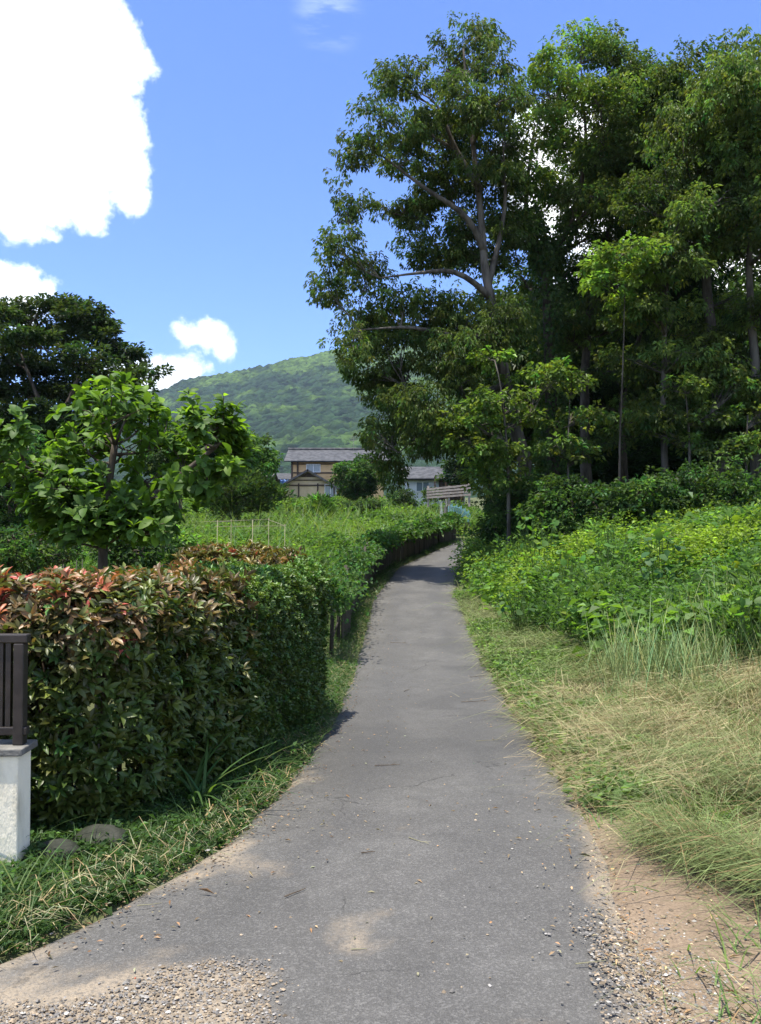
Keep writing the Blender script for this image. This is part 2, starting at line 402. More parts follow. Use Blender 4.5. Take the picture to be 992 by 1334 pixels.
def frame_matrix(p, d, nr, L, W):
    d = norm(np.asarray(d, float)); s = norm(np.cross(nr, d)); nn = np.cross(d, s)
    return Matrix(((d[0] * L, s[0] * W, nn[0] * L, p[0]), (d[1] * L, s[1] * W, nn[1] * L, p[1]), (d[2] * L, s[2] * W, nn[2] * L, p[2]), (0, 0, 0, 1)))
def leaf_objects(parent, origin, tm, pos, d, nr, L, W, C, mat, name='leaf', nvar=24, smooth=True):
    """single leaves as parts, sharing a small set of leaf meshes sorted by colour"""
    n = len(pos)
    if n == 0: return
    order = np.argsort(C[:, 0] - C[:, 1] + 0.3 * C.sum(1)); grp = np.array_split(order, min(nvar, n))
    for g in grp:
        a = Acc(); a.add(tm[0], T=tm[1], C=C[g].mean(0)); me = a.mesh(name, mat, smooth)
        for i in g:
            o = bpy.data.objects.new(name, me); o.parent = parent
            o.matrix_local = frame_matrix(pos[i] - origin, d[i], nr[i], L[i], W[i]); col_.objects.link(o)

# ------------------------------------------------------------------ terrain
_RY = [-40, -5, 3, 4.2, 6.1, 8.3, 11.7, 15.8, 20, 27, 36, 45, 55, 70, 90, 140, 260, 600, 3000]
_RZ = [0, 0, 0, -.02, -.19, -.32, -.37, -.22, .05, .5, .95, 1.3, 1.75, 2.7, 4.4, 7.5, 12, 20, 60]
_EY = [-40, -3, 0, 2.5, 3.14, 4.16, 6.1, 8.3, 11.7, 15.8, 20, 27, 36, 45, 52, 60, 75]
_EL = [-9, -6, -4.0, -2.05, -1.42, -.87, -.655, -.507, -.40, -.28, -.17, .58, 2.6, 4.5, 7.2, 11.5, 23]
_ER = [3, 1.7, 1.2, .90, .96, 1.16, 1.37, 1.49, 1.58, 1.72, 1.84, 2.5, 3.95, 5.9, 9.0, 14.2, 27]
def zroad(y): return np.interp(y, _RY, _RZ)
def _sm(y, t):
    return (np.interp(y - 0.5, _EY, t) + np.interp(y, _EY, t) * 2 + np.interp(y + 0.5, _EY, t)) / 4
def XL(y): return _sm(y, _EL)
def XR(y): return _sm(y, _ER)
def ground_z(x, y):
    x = np.asarray(x, float); y = np.asarray(y, float)
    z = zroad(y); s = x - XR(y); q = XL(y) - x
    sr = np.clip(s, 0, None)
    bank = 0.05 * np.clip(sr, 0, 1.2) + 0.2 * np.clip(sr - 0.8, 0, 4.5) + 0.03 * np.clip(sr - 5.3, 0, 40)
    z = z + bank * np.clip(0.55 + 0.055 * y, 0.5, 1.6)
    ql = np.clip(q, 0, None)
    z = z + 0.04 * sstep(ql, 0.05, 0.5) + 0.02 * np.clip(ql - 1, 0, 12)
    inside = np.minimum(sstep(s, -0.12, 0.06) + sstep(q, -0.12, 0.06), 1)
    near = sstep(y, 80, 60)
    z = z - (1 - inside) * 0.05 * near
    z = z + inside * (fbm(x * 1.7, y * 1.7, 3) * 0.07 + fbm(x * .25, y * .25, 5) * 0.25 * sstep(np.abs(x), 2, 8))
    return z

def grid_mesh(xs, ys, zf, cf):
    X, Y = np.meshgrid(xs, ys); Z = zf(X, Y); nx, ny = len(xs), len(ys)
    V = np.stack([X, Y, Z], -1).reshape(-1, 3)
    i = (np.arange(ny - 1)[:, None] * nx + np.arange(nx - 1)[None]); Q = np.stack([i, i + 1, i + nx + 1, i + nx], -1).reshape(-1, 4)
    C = cf(X, Y).reshape(-1, 3); a = Acc(); a.add(V, Q=Q, C=C); return a
xs = np.concatenate([[-3500, -1500, -600, -250, -120, -70], np.arange(-45, -12, 1.5), np.arange(-12, -4, .4), np.arange(-4, 6, .09), np.arange(6, 14, .35), np.arange(14, 50, 1.5), [60, 90, 150, 300, 700, 1600, 3500]])
ys = np.concatenate([[-600, -200, -80, -40, -20, -10, -5], np.arange(-3, 2, .4), np.arange(2, 14, .11), np.arange(14, 56, .3), np.arange(56, 120, 2), [130, 150, 180, 220, 300, 400, 600, 900, 1500, 3500]])
def gcol(X, Y):
    s = X - XR(Y); n1 = fbm(X * 1.3, Y * 1.3, 11); n2 = fbm(X * 6, Y * 6, 21)
    C = np.empty(X.shape + (3,)); C[:] = (0.075, 0.085, 0.035)
    C = C * (1 + 0.8 * n1[..., None])
    dirt = sstep(4.9 - Y + n1 * 1.6, 0, 0.8) * sstep(s, -0.4, -0.1) * sstep(1.75 - s + n1 * 1.2 + n2 * .5, 0, 0.7)
    dirt = np.maximum(dirt, sstep(2.9 - Y + n2 * .3, 0, 0.25) * sstep(-0.2 - X, 0, .3))
    thin = 0.85 * sstep(0.55 - s + n2 * .6, 0, 0.4) * sstep(s, -0.3, 0) * sstep(9 - Y, 0, 3)
    straw = sstep(s, 0, 0.3) * sstep(13 - Y, 0, 4) * sstep(6 - s, 0, 2) * 0.7
    C = C * (1 - straw[..., None]) + np.array((0.19, 0.165, 0.085)) * straw[..., None]
    d = np.maximum(dirt, thin)[..., None]
    soil = np.array((0.20, 0.15, 0.105)) * (1 + 0.5 * n2[..., None])
    C = C * (1 - d) + soil * d
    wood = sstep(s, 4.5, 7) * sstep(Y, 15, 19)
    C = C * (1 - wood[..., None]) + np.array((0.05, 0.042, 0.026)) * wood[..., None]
    return np.clip(C, 0.01, 0.8)
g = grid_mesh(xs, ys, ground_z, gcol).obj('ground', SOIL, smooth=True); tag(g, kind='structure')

# road ribbon, ragged edges
rng = np.random.default_rng(2)
ry = np.concatenate([np.arange(-6, 2, .5), np.arange(2, 14, .12), np.arange(14, 72, .4)]); ncr = 25
uu = np.linspace(0, 1, ncr)
jl = fbm(ry * 2.2, ry * 0 + 3, 41) * 0.13; jr = fbm(ry * 2.2, ry * 0 + 8, 43) * 0.12
XLr, XRr = XL(ry) + jl, XR(ry) + jr
X = XLr[:, None] + (XRr - XLr)[:, None] * uu[None]; Y = np.repeat(ry[:, None], ncr, 1)
crown = 0.02 * (1 - (2 * uu - 1) ** 2)
Z = zroad(Y) + crown[None] + 0.004 + fbm(X * .8, Y * .5, 51) * 0.012
Z[:, 0] -= 0.03; Z[:, -1] -= 0.03
W_ = XRr - XLr
e = np.minimum(uu, 1 - uu)[None] * W_[:, None]
nz = fbm(X * 1.5, Y * 1.5, 61); nzf = fbm(X * 5, Y * 5, 63)
dust = np.where(uu[None] > .5, .85, .35) * sstep(0.28 - e + nz * .35, 0, 0.35) * sstep(8 - Y, 0, 4) + 0.7 * sstep(3.0 - Y + 0.35 * nz, 0, 0.6) * sstep(np.abs(X + 0.0), 0.1, 0.5) + 1.0 * sstep(3.14 - .16 * np.abs(X + .6) - Y + .3 * nzf, 0, .15) * sstep(-.3 - X, 0, .2) + 0.55 * sstep(nz, 0.06, 0.24) * sstep(8 - Y, 0, 4) + 0.25 * sstep(e, .25, 0.0)
dust += 0.14 * np.exp(-((X - 0.3) ** 2 / 0.5 + (Y - 4.0) ** 2 / 3.0)) * (0.5 + nz) + 0.35 * sstep(Y, 38, 50)
wear = np.exp(-((uu[None] - 0.27) / 0.10) ** 2) + np.exp(-((uu[None] - 0.73) / 0.10) ** 2)
dark = sstep(nz, .0, .2) * sstep(Y, 5, 7) * 0.7 + 0.5 * sstep(Y, 6, 8) * sstep(14 - Y, 0, 4)
C = np.stack([np.clip(dust, 0, 1), np.clip(wear * (0.7 + nz), 0, 1) * np.ones_like(X), np.clip(dark, 0, 1)], -1)
a = Acc(); i = (np.arange(len(ry) - 1)[:, None] * ncr + np.arange(ncr - 1)[None])
a.add(np.stack([X, Y, Z], -1).reshape(-1, 3), Q=np.stack([i, i + 1, i + ncr + 1, i + ncr], -1).reshape(-1, 4), C=C.reshape(-1, 3))
tag(a.obj('road', ROADM, smooth=True), kind='structure')
def road_z(x, y): return zroad(y) + 0.018 + 0.004 + fbm(np.asarray(x) * .8, np.asarray(y) * .5, 51) * 0.012

# ------------------------------------------------------------------ mountain
def mz(X, Y):
    ridge_px = np.array([-900, -300, 0, 100, 205, 240, 330, 360, 400, 440, 500, 600, 800, 1200, 1900, 2600])
    ridge_py = np.array([640, 610, 575, 545, 517, 505, 488, 481, 472, 464, 462, 440, 430, 470, 560, 640])
    px = CX + X / np.maximum(Y, 1) * FPX
    dr = 1900.0
    top = (695 - np.interp(px, ridge_px, ridge_py)) / FPX * dr + 0
    t = (Y - 520) / (dr - 520)
    prof = np.where(t < 1, np.clip(t, 0, 1) ** 1.25, 1 - np.clip((t - 1) * 1.4, 0, 1))
    spur = np.abs(fbm(X / 260., Y / 420., 71, 4)) * 2
    z = top * prof * (1.0 - 0.22 * spur * sstep(t, 0, .3) * sstep(1.02 - t, 0, .25)) + 12
    z = z + fbm(X / 60., Y / 60., 73, 3) * 16 * sstep(t, 0.02, .2)
    # crown lumps
    z = z + 8.0 * (vnoise(X / 7.5, Y / 7.5, 75) + .6 * vnoise(X / 4., Y / 4., 76)) * sstep(t, 0, .1) * np.where((X < 120) & (X > -900), 1, 0.4)
    return z
mx = np.concatenate([np.arange(-3000, -760, 60), np.arange(-760, 60, 3.6), np.arange(60, 500, 30), np.arange(500, 3001, 120)])
my = np.concatenate([np.arange(520, 900, 8), np.arange(900, 1960, 5.5), np.arange(1960, 2900, 60)])
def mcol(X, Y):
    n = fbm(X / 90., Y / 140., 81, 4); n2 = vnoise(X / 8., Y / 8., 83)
    f = sstep(n + 0.0012 * (mz(X, Y) - 250) + 0.0006 * (X + 280), 0.0, 0.16)[..., None]  # patchy forest tone, with the lower left slope's shade put into the colour
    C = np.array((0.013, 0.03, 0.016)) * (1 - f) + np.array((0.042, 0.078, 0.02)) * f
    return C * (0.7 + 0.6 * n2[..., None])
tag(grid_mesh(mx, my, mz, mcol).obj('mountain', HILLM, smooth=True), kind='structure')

# ------------------------------------------------------------------ trees
def resample(pts, step):
    pts = np.asarray(pts, float); seg = np.linalg.norm(np.diff(pts, axis=0), axis=1); s = np.concatenate([[0], np.cumsum(seg)])
    n = max(2, int(s[-1] / step) + 1); t = np.linspace(0, s[-1], n)
    out = np.stack([np.interp(t, s, pts[:, k]) for k in range(3)], 1)
    if n > 4:
        for _ in range(2): out[1:-1] = (out[:-2] + 2 * out[1:-1] + out[2:]) / 4
    return out, t / s[-1]
def crown_leaves(rng, a, c, r, nleaf, colr, L, W, hang=0.5, nsub=12, flat=0.7, var=0.22, tm=LEAF2, spread=0.42):
    """leaves of one bough: uneven sprays scattered through and around an ellipsoid; returns spray centres"""
    c = np.asarray(c); r = np.asarray(r) * np.ones(3)
    d = rvec(rng, nsub); d[:, 2] = d[:, 2] * 0.85 + 0.12
    rr = rng.uniform(0.35, 1.0, (nsub, 1)) ** 0.6
    sc = c + d * rr * r * 0.9
    n = int(nleaf / nsub); pos = []; cl = []; out = []; per = 11
    for k in range(nsub):
        nc = max(2, int(n * rng.uniform(0.6, 1.4) / per))
        q = np.clip(rng.normal(size=(nc, 3)), -1.5, 1.5); q = q / np.maximum(1, np.linalg.norm(q, axis=1, keepdims=True) / 1.7)
        q = q * np.array([1, 1, flat]) * r * spread * rng.uniform(0.6, 1.0)
        q[:, 2] -= hang * 0.35 * np.linalg.norm(q[:, :2], axis=1)
        o1 = norm(q + d[k] * r * 0.5)
        cc = cvar(rng, np.asarray(colr) * math.exp(rng.normal(0, 0.16)), nc, var * 1.1)
        e = rvec(rng, nc * per) + np.repeat(o1, per, 0) * 0.55
        pos.append(np.repeat(sc[k] + q, per, 0) + e * L * 0.55); out.append(norm(e))
        cl.append(np.repeat(cc, per, 0) * np.exp(rng.normal(0, var * .6, (nc * per, 1))))
    pos = np.concatenate(pos); out = np.concatenate(out); cl = np.concatenate(cl); m = len(pos)
    dr = out + rvec(rng, m) * 0.35; dr[:, 2] = dr[:, 2] * 0.6 - hang
    nr = rvec(rng, m) * 0.75 + np.array([0, 0, 1.0]) + out * 0.4
    k = np.exp(rng.normal(0, .2, m))
    stamp(a, tm, pos, dr, nr, L * k, W * k, cl)
    return sc
def make_tree(name, label, cat, base, stems, clumps, seed, leaf=(0.16, 0.055), dens=1500, bark=None, hang=0.5, group=None,
              r0=0.22, twigs=True, flat=0.7, nsub=12, var=0.22, mat=None, spread=0.42, tm=LEAF2):
    """stems: list of point lists (first is the trunk from the ground); clumps: list of (xyz, radius, colour, density)"""
    rng = np.random.default_rng(seed); base = np.asarray(base, float)
    bark = bark or BARK; mat = mat or LEAF
    root = thing(name, label, cat, base, group)
    nodes = []; rads = []
    for si, st in enumerate(stems):
        pts, t = resample(st, 0.35)
        jit = rng.normal(size=pts.shape) * 0.025 * (np.linalg.norm(pts[-1] - pts[0]) / 8 + .2); jit[0] = 0
        pts = pts + np.cumsum(jit, 0) * 0.15
        rr0 = r0 if si == 0 else r0 * 0.4
        rr = rr0 * (1 - 0.93 * t) + 0.01
        if si == 0: rr = rr + rr0 * 0.5 * np.exp(-t * 22)
        a = Acc(); tube(a, pts, rr, 9, rough=0.06, rng=rng); a.obj('trunk' if si == 0 else 'limb', bark, root, True, loc=base)
        nodes.append(pts); rads.append(rr)
    NP = np.concatenate(nodes); NR = np.concatenate(rads)
    order = sorted(range(len(clumps)), key=lambda i: np.min(np.linalg.norm(NP - np.asarray(clumps[i][0]), axis=1)))
    crown = Acc()
    for i in order:
        c, r, colr, dn = clumps[i]; c = np.asarray(c, float); r3 = np.asarray(r) * np.ones(3)
        nl = int(dens * dn * (np.prod(r3) ** (2 / 3)))
        sc = crown_leaves(rng, crown, c, r3, nl, colr, leaf[0], leaf[1], hang, nsub, flat, var, tm, spread)
        hd = np.linalg.norm(NP[:, :2] - c[:2], axis=1)
        cost = np.linalg.norm(NP - c, axis=1) + 2.0 * np.clip(NP[:, 2] - (c[2] - 0.45 * hd), 0, None) + 6.0 * (NP[:, 2] < base[2] + min(2.5, .55 * (c[2] - base[2])))
        j = int(np.argmin(cost)); p0 = NP[j]; Lb = np.linalg.norm(c - p0)
        p1 = p0 + (c - p0) * np.array([0.45, 0.45, 0.3]) + rng.normal(size=3) * 0.08 * Lb
        n = max(3, int(Lb / 0.3)); t = np.linspace(0, 1, n)[:, None]
        pts = (1 - t) ** 2 * p0 + 2 * t * (1 - t) * p1 + t * t * c
        wob = rng.normal(size=pts.shape) * 0.05 * min(1, Lb / 2); wob[0] = 0; wob[-1] = 0; pts = pts + wob
        rs = min(NR[j] * 0.7, 0.014 + 0.022 * Lb + 0.012 * r3[0]); rr = rs * (1 - 0.7 * t[:, 0]) + 0.006
        a = Acc(); tube(a, pts, rr, 6)
        if twigs:
            for s in sc:
                q0 = pts[int(rng.integers(max(0, n - 4), n))]
                mid = (q0 + s) / 2 + rng.normal(size=3) * 0.07 * r3[0]
                tube(a, [q0, mid, s], [0.011 * r3[0] + .004, 0.009 * r3[0] + .003, .003], 4, cap=False)
        a.obj('branch', bark, root, True, loc=base)
        NP = np.concatenate([NP, pts[1:]]); NR = np.concatenate([NR, rr[1:]])
    stuffpart(crown.obj('crown', mat, root, loc=base))
    return root
def px_clumps(lst, d, rng, col, ddep=1.6, dn=1.0):
    out = []
    for q in lst:
        px, py, rx, ry = q[:4]; cc = q[4] if len(q) > 4 and q[4] is not None else col
        dd = d + (q[5] if len(q) > 5 else rng.uniform(-ddep, ddep))
        out.append((P(px, py, dd), (rx / FPX * dd, (rx + ry) / 2 / FPX * dd, ry / FPX * dd), cc, dn))
    return out
def auto_clumps(c, r, n, rng, cr, col, dn=1.0, lowbias=0.0):
    c = np.asarray(c); r = np.asarray(r); out = []; tries = 0; P_ = []
    while len(out) < n and tries < 4000:
        tries += 1
        d = rvec(rng, 1)[0]; q = c + d * r * rng.uniform(0.25, 1) ** 0.45
        k = cr * rng.uniform(0.75, 1.25)
        if P_ and np.min(np.linalg.norm(np.array(P_) - q, axis=1)) < cr * 0.75: continue
        P_.append(q); out.append((q, (k, k, k * 0.72), np.asarray(col) * math.exp(rng.normal(0, .18)), dn))
    return out
def gpt(px, d):
    x = (px - CX) / FPX * d; return np.array([x, d, float(ground_z(x, d))])
def stem_px(base, lst, d): return [base - np.array([0, 0, .15])] + [P(q[0], q[1], d + (q[2] if len(q) > 2 else 0)) for q in lst]

OAK, OAKL, MAPLE, LIME = (.082, .122, .032), (.102, .152, .037), (.108, .168, .036), (.135, .215, .04)
rng = np.random.default_rng(5)
# tall tree at the wood's edge
d = 24.0; b = gpt(692, d)
T1 = [(605, 50, 42, 28), (575, 92, 30, 26), (640, 80, 34, 28), (522, 112, 42, 30), (492, 160, 46, 30), (548, 165, 34, 30), (458, 205, 34, 22),
      (600, 125, 40, 34), (645, 130, 36, 36), (525, 205, 36, 22, None, .6), (575, 205, 36, 32), (455, 262, 28, 22), (437, 318, 32, 26), (424, 372, 30, 28),
      (470, 345, 42, 24), (520, 268, 24, 20), (545, 322, 40, 22, None, .9), (600, 285, 30, 26, None, 1.0), (462, 405, 40, 26), (520, 385, 44, 28), (585, 395, 44, 32),
      (650, 230, 34, 34), (452, 448, 32, 24), (508, 448, 44, 28), (570, 460, 48, 30), (500, 505, 38, 28), (562, 525, 48, 30), (500, 562, 30, 32),
      (506, 606, 20, 26), (550, 570, 40, 24), (640, 420, 44, 28), (600, 330, 26, 20, None, 1.2), (560, 250, 30, 26), (590, 560, 34, 26), (480, 560, 14, 24, None, -.8), (655, 180, 30, 30, None, .8)]
T1 = [(q[0] + 4, q[1] + 4, q[2] * .95, q[3] * 1.12) + q[4:] for q in T1]
T1 += [(628, 150, 30, 22, None, -.9), (622, 215, 26, 20, None, -.9), (585, 165, 26, 20, None, .5), (600, 300, 22, 16, None, 1.2), (540, 285, 24, 16, None, .9)]
T1 += [(560, 275, 30, 20, None, 1.2), (612, 232, 28, 24, None, 1.3), (590, 330, 34, 20, None, 1.3), (645, 340, 30, 26, None, 1.2), (655, 285, 30, 26, None, 1.2), (500, 270, 18, 14, None, 1.0), (560, 160, 28, 24, None, .8)]
T1 += [(x_, y_, 34, 26, None, e_) for x_, y_, e_ in ((610, 170, 1.), (590, 240, 1.), (575, 330, 1.), (490, 430, .6), (540, 420, .9), (535, 490, .8), (600, 470, -1.), (628, 440, -1.2), (662, 415, -1.), (600, 500, -.8), (545, 555, .4), (530, 520, -.8), (665, 300, .8), (640, 200, 1.1), (575, 430, .9), (610, 430, .6), (480, 480, .3))]
cl = px_clumps(T1, d, rng, OAK)
make_tree('oak_tree', "tallest tree at the wood's left edge, drooping boughs hanging over the lane", 'tree', b,
          [stem_px(b, [(685, 600), (672, 560), (655, 480), (641, 400), (632, 355), (628, 300), (622, 230), (612, 150), (606, 70)], d),
           [P(640, 390, d), P(626, 372, d - .3), P(591, 350, d - .6), P(540, 356, d - .9), P(495, 362, d - .9)],
           [P(632, 330, d), P(611, 280, d - .4), P(561, 250, d - .8), P(515, 216, d - .8), P(480, 190, d - .6)], [P(628, 250, d), P(590, 190, d - .3), P(570, 130, d - .4), P(545, 120, d - .3)],
           [P(648, 440, d), P(600, 440, d - .6), P(540, 425, d - .9), P(470, 430, d - 1)],
           [P(636, 372, d), P(650, 320, d + .3), P(660, 260, d + .5), P(655, 180, d + .3)],
           [P(660, 500, d), P(610, 520, d - .5), P(570, 545, d - .9), P(520, 590, d - 1)]], cl, 101, (0.122, 0.044), 3600, flat=.8, hang=0.75, spread=.36, nsub=13, r0=0.24)
# ivy tree
d = 26.0; b = gpt(720, d)
T2 = [(757, 62, 40, 26, LIME), (722, 92, 30, 32, MAPLE), (800, 62, 32, 26, OAKL), (815, 95, 34, 30), (700, 165, 38, 34, OAKL), (695, 225, 44, 30, MAPLE), (745, 190, 40, 34, OAKL),
      (660, 285, 40, 24, MAPLE), (676, 305, 26, 18, OAKL, 1.5), (780, 135, 42, 34, OAKL), (735, 130, 36, 34, OAKL), (790, 200, 40, 34), (830, 160, 40, 36), (770, 255, 40, 30), (815, 260, 40, 30),
      (680, 360, 28, 18, OAKL, 1.8), (765, 345, 28, 18, None, 1.8), (720, 430, 40, 20, None, 1.8), (728, 240, 32, 24, None, 1.2), (716, 262, 22, 18, None, 2.0), (778, 305, 30, 18, None, 1.6), (735, 290, 14, 10, None, 2.2), (690, 120, 26, 26, OAKL)]
cl = px_clumps(T2, d, rng, OAK)
ivt = [stem_px(b, [(719, 560), (718, 480), (715, 400), (712, 345), (700, 310), (686, 270), (696, 200), (700, 160)], d),
       [P(713, 350, d), P(735, 310, d + .2), P(756, 262, d + .4), (P(765, 180, d + .4)), P(758, 80, d + .2)]]
make_tree('forked_tree', 'fork-trunked tree second from the left in the wood, its trunk wrapped in ivy', 'tree', b, ivt, cl, 102, (0.13, 0.053), 3200, bark=BARKD, hang=0.45, r0=0.26)
iv = Acc(); ir = np.random.default_rng(7)
for st, rr in ((ivt[0][:6], .42), (ivt[0][4:7], .34), (ivt[1][:3], .34)):
    pts, t = resample(st, 0.05); m = 4200 if rr > .4 else 1500
    p = pts[ir.integers(0, len(pts), m)]; dv = rvec(ir, m); dv[:, 2] *= .2; dv = norm(dv)
    lump = 0.7 + 0.9 * vnoise(p[:, 2] * 1.6, np.arctan2(dv[:, 1], dv[:, 0]) * 1.5, 91)
    pos = p + dv * (rr * lump * ir.uniform(.75, 1.1, m))[:, None]
    dd = dv * .5 + rvec(ir, m) * .5 + np.array([0, 0, -.6]); stamp(iv, LEAF2, pos, dd, dv + rvec(ir, m) * .5, .14, .11, cvar(ir, (.055, .095, .025), m, .25))
tag(iv.obj('ivy', LEAF, loc=b), 'dark ivy sleeve clothing the forked trunk in the middle of the wood', 'ivy')
# other trees of the wood
def wood_tree(px, d, toppx, toppy, crown_c, crown_r, n, seed, label, r0, bark=BARK, colr=OAK, cr=1.15, dens=2000, mids=(), leaf=(.132, .054), group='trees of the dark wood', name='oak_tree', hang=.55, twigs=True, lows=11):
    rg = np.random.default_rng(seed); b = gpt(px, d)
    cc = P(crown_c[0], crown_c[1], d)
    st = stem_px(b, list(mids) + [(toppx, toppy)], d)
    cl = auto_clumps(cc, np.array([crown_r[0] / FPX * d, crown_r[2], crown_r[1] / FPX * d]), n, rg, cr, colr)
    for q in range(lows):
        k = rg.uniform(.7, 1.1); cl.append((P(px + rg.uniform(-75, 75), rg.uniform(370, 590), d + rg.uniform(-.8, 1.6)), (k, k, k * .5), np.asarray(colr) * math.exp(rg.normal(0, .2)), 1.0))
    return make_tree(name, label, 'tree', b, [st], cl, seed, leaf, dens, bark=bark, hang=hang, r0=r0, group=group, twigs=twigs)
wood_tree(765, 27.5, 835, 120, (845, 185), (72, 88, 2.6), 19, 111, 'straight dark trunk just right of the ivy-clad fork, rounded crown above', .2, BARKD, OAK, 1.2, mids=[(763, 480), (772, 380), (805, 250)])
wood_tree(868, 22.5, 876, 250, (880, 300), (60, 75, 1.8), 12, 112, 'slender pale trunk standing in front of the middle of the wood', .10, BARK, OAK, .95, mids=[(864, 520), (866, 420)])
wood_tree(946, 24, 922, 100, (928, 185), (75, 100, 2.8), 22, 113, 'thick grey-barked trunk leaning left near the right side, second highest crown', .25, BARK, OAKL, 1.2, mids=[(936, 500), (924, 410), (914, 300), (912, 180)], hang=.8)
wood_tree(986, 23, 985, 120, (1000, 215), (70, 118, 2.4), 20, 114, 'pale straight trunk at the right edge of the photo', .17, BARK, OAK, 1.15, mids=[(984, 480), (978, 400), (976, 300)])
wood_tree(815, 28.5, 850, 330, (845, 350), (90, 90, 2.4), 16, 115, 'dark twisting trunk half hidden between the straight trunk and the slender pale one', .17, BARKD, (.03, .058, .019), 1.2, mids=[(810, 520), (838, 430)])
wood_tree(1075, 24, 1080, 80, (1085, 220), (90, 170, 3), 22, 116, 'tree beyond the right edge of the picture, leafy almost to the ground', .22, BARK, OAK, 1.4, dens=600)
wood_tree(1180, 22, 1180, 100, (1180, 230), (110, 180, 3), 20, 117, 'outermost tree on the right of the wood, wholly beside the slope', .22, BARK, OAKL, 1.5, dens=550)
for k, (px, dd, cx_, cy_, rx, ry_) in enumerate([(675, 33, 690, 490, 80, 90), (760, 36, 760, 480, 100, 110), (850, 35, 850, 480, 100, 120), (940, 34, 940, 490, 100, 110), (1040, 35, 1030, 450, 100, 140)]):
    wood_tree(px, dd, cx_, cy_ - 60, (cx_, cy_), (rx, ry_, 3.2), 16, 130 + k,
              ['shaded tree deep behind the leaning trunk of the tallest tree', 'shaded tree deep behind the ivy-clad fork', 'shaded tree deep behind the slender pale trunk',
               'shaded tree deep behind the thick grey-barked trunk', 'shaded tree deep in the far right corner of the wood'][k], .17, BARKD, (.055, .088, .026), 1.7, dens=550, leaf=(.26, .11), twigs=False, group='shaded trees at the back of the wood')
# bright young trees
def small_tree(name, label, px, d, lst, seed, col, leaf, dens, mids, r0=.05, cat='tree', bark=BARK, ddep=.6, hang=.25, group=None, flat=.5, stems=None, **kw):
    rg = np.random.default_rng(seed); b = gpt(px, d)
    return make_tree(name, label, cat, b, [stem_px(b, mids, d)] + (stems or []), px_clumps(lst, d, rg, col, ddep), seed, leaf, dens, bark=bark, hang=hang, r0=r0, group=group, flat=flat, **kw)
small_tree('young_maple', 'bright green young maple spreading in front of the tallest trunk beside the lane', 664, 22, [(636, 466, 26, 13, LIME), (700, 492, 36, 16), (735, 482, 20, 10), (655, 520, 44, 16), (612, 552, 44, 18), (575, 556, 22, 12), (612, 575, 28, 14), (650, 590, 34, 24),
            (640, 620, 36, 22), (634, 612, 22, 18, LIME), (690, 545, 26, 14)], 141, MAPLE, (.13, .085), 2300, [(662, 600), (657, 540), (652, 490), (645, 470)], .06)
small_tree('young_maple', 'lime green young maple spray catching light high in front of the wood', 806, 21.5, [(815, 330, 42, 20, LIME), (795, 368, 34, 16, LIME), (840, 350, 22, 16, LIME), (770, 350, 20, 12), (815, 395, 20, 10)], 142, LIME, (.13, .085), 2300, [(808, 560), (812, 450), (814, 350)], .022, bark=BARKD)
small_tree('young_maple', 'slim shaded sapling between the ivy-clad fork and the straight dark trunk', 742, 22, [(742, 545, 36, 14), (725, 580, 34, 14), (760, 590, 30, 12), (745, 500, 28, 12), (775, 540, 26, 12)], 144, OAKL, (.13, .08), 2000, [(740, 590), (743, 520)], .04)
small_tree('young_maple', 'small leafy sapling right of the leaning grey trunk', 975, 21.5, [(970, 575, 36, 14), (945, 590, 26, 12), (985, 540, 30, 12), (1010, 570, 30, 14)], 145, OAKL, (.13, .08), 2000, [(972, 590), (975, 540)], .04)
small_tree('young_maple', 'small shaded understorey tree with tiered sprays between the slender trunk and the leaning one', 900, 21.5, [(890, 505, 36, 14), (850, 560, 30, 12), (925, 540, 34, 14), (905, 575, 30, 14), (955, 500, 26, 12)], 143, OAKL, (.13, .085), 2200, [(898, 570), (892, 500)], .05)
print('wood', time.time() - T0)

# left side trees
def px_tree(name, label, px, d, crown, n, seed, col, cr, leaf, dens, cat='tree', r0=.2, hang=.3, group=None, bark=BARKD, dep=2.5, flat=.5, toppy=None, base=None, nsub=12, twigs=True, spread=.42, mat=None):
    rg = np.random.default_rng(seed); b = gpt(px, d) if base is None else base
    cx_, cy_, rx, ry_ = crown; cc = P(cx_, cy_, d)
    cl = auto_clumps(cc, np.array([rx / FPX * d, dep, ry_ / FPX * d]), n, rg, cr, col)
    return make_tree(name, label, cat, b, [[b - np.array([0, 0, .2]), (b + cc) / 2 + rg.normal(size=3) * .1, cc + np.array([0, 0, .3 * ry_ / FPX * d])]], cl, seed, leaf, dens, bark=bark, hang=hang, r0=r0, group=group, flat=flat, nsub=nsub, twigs=twigs, spread=spread, mat=mat)
d = 34.0; b = gpt(75, d)
Z1 = [(-60, 450, 40, 20), (-20, 415, 40, 18), (10, 405, 36, 14), (60, 405, 40, 16), (110, 405, 32, 14), (118, 420, 40, 16), (30, 440, 45, 18), (85, 440, 45, 18), (140, 440, 28, 13), (165, 460, 30, 13), (110, 468, 45, 16), (50, 475, 45, 18), (0, 470, 45, 20),
      (188, 486, 24, 10), (150, 490, 40, 13), (90, 505, 45, 15), (30, 512, 45, 18), (-30, 510, 45, 20), (175, 505, 24, 9), (130, 525, 40, 15), (60, 540, 45, 18), (-10, 545, 45, 20), (-80, 500, 45, 25), (150, 548, 26, 12), (100, 560, 45, 18), (20, 580, 45, 20), (-60, 570, 50, 25)]
rg = np.random.default_rng(151)
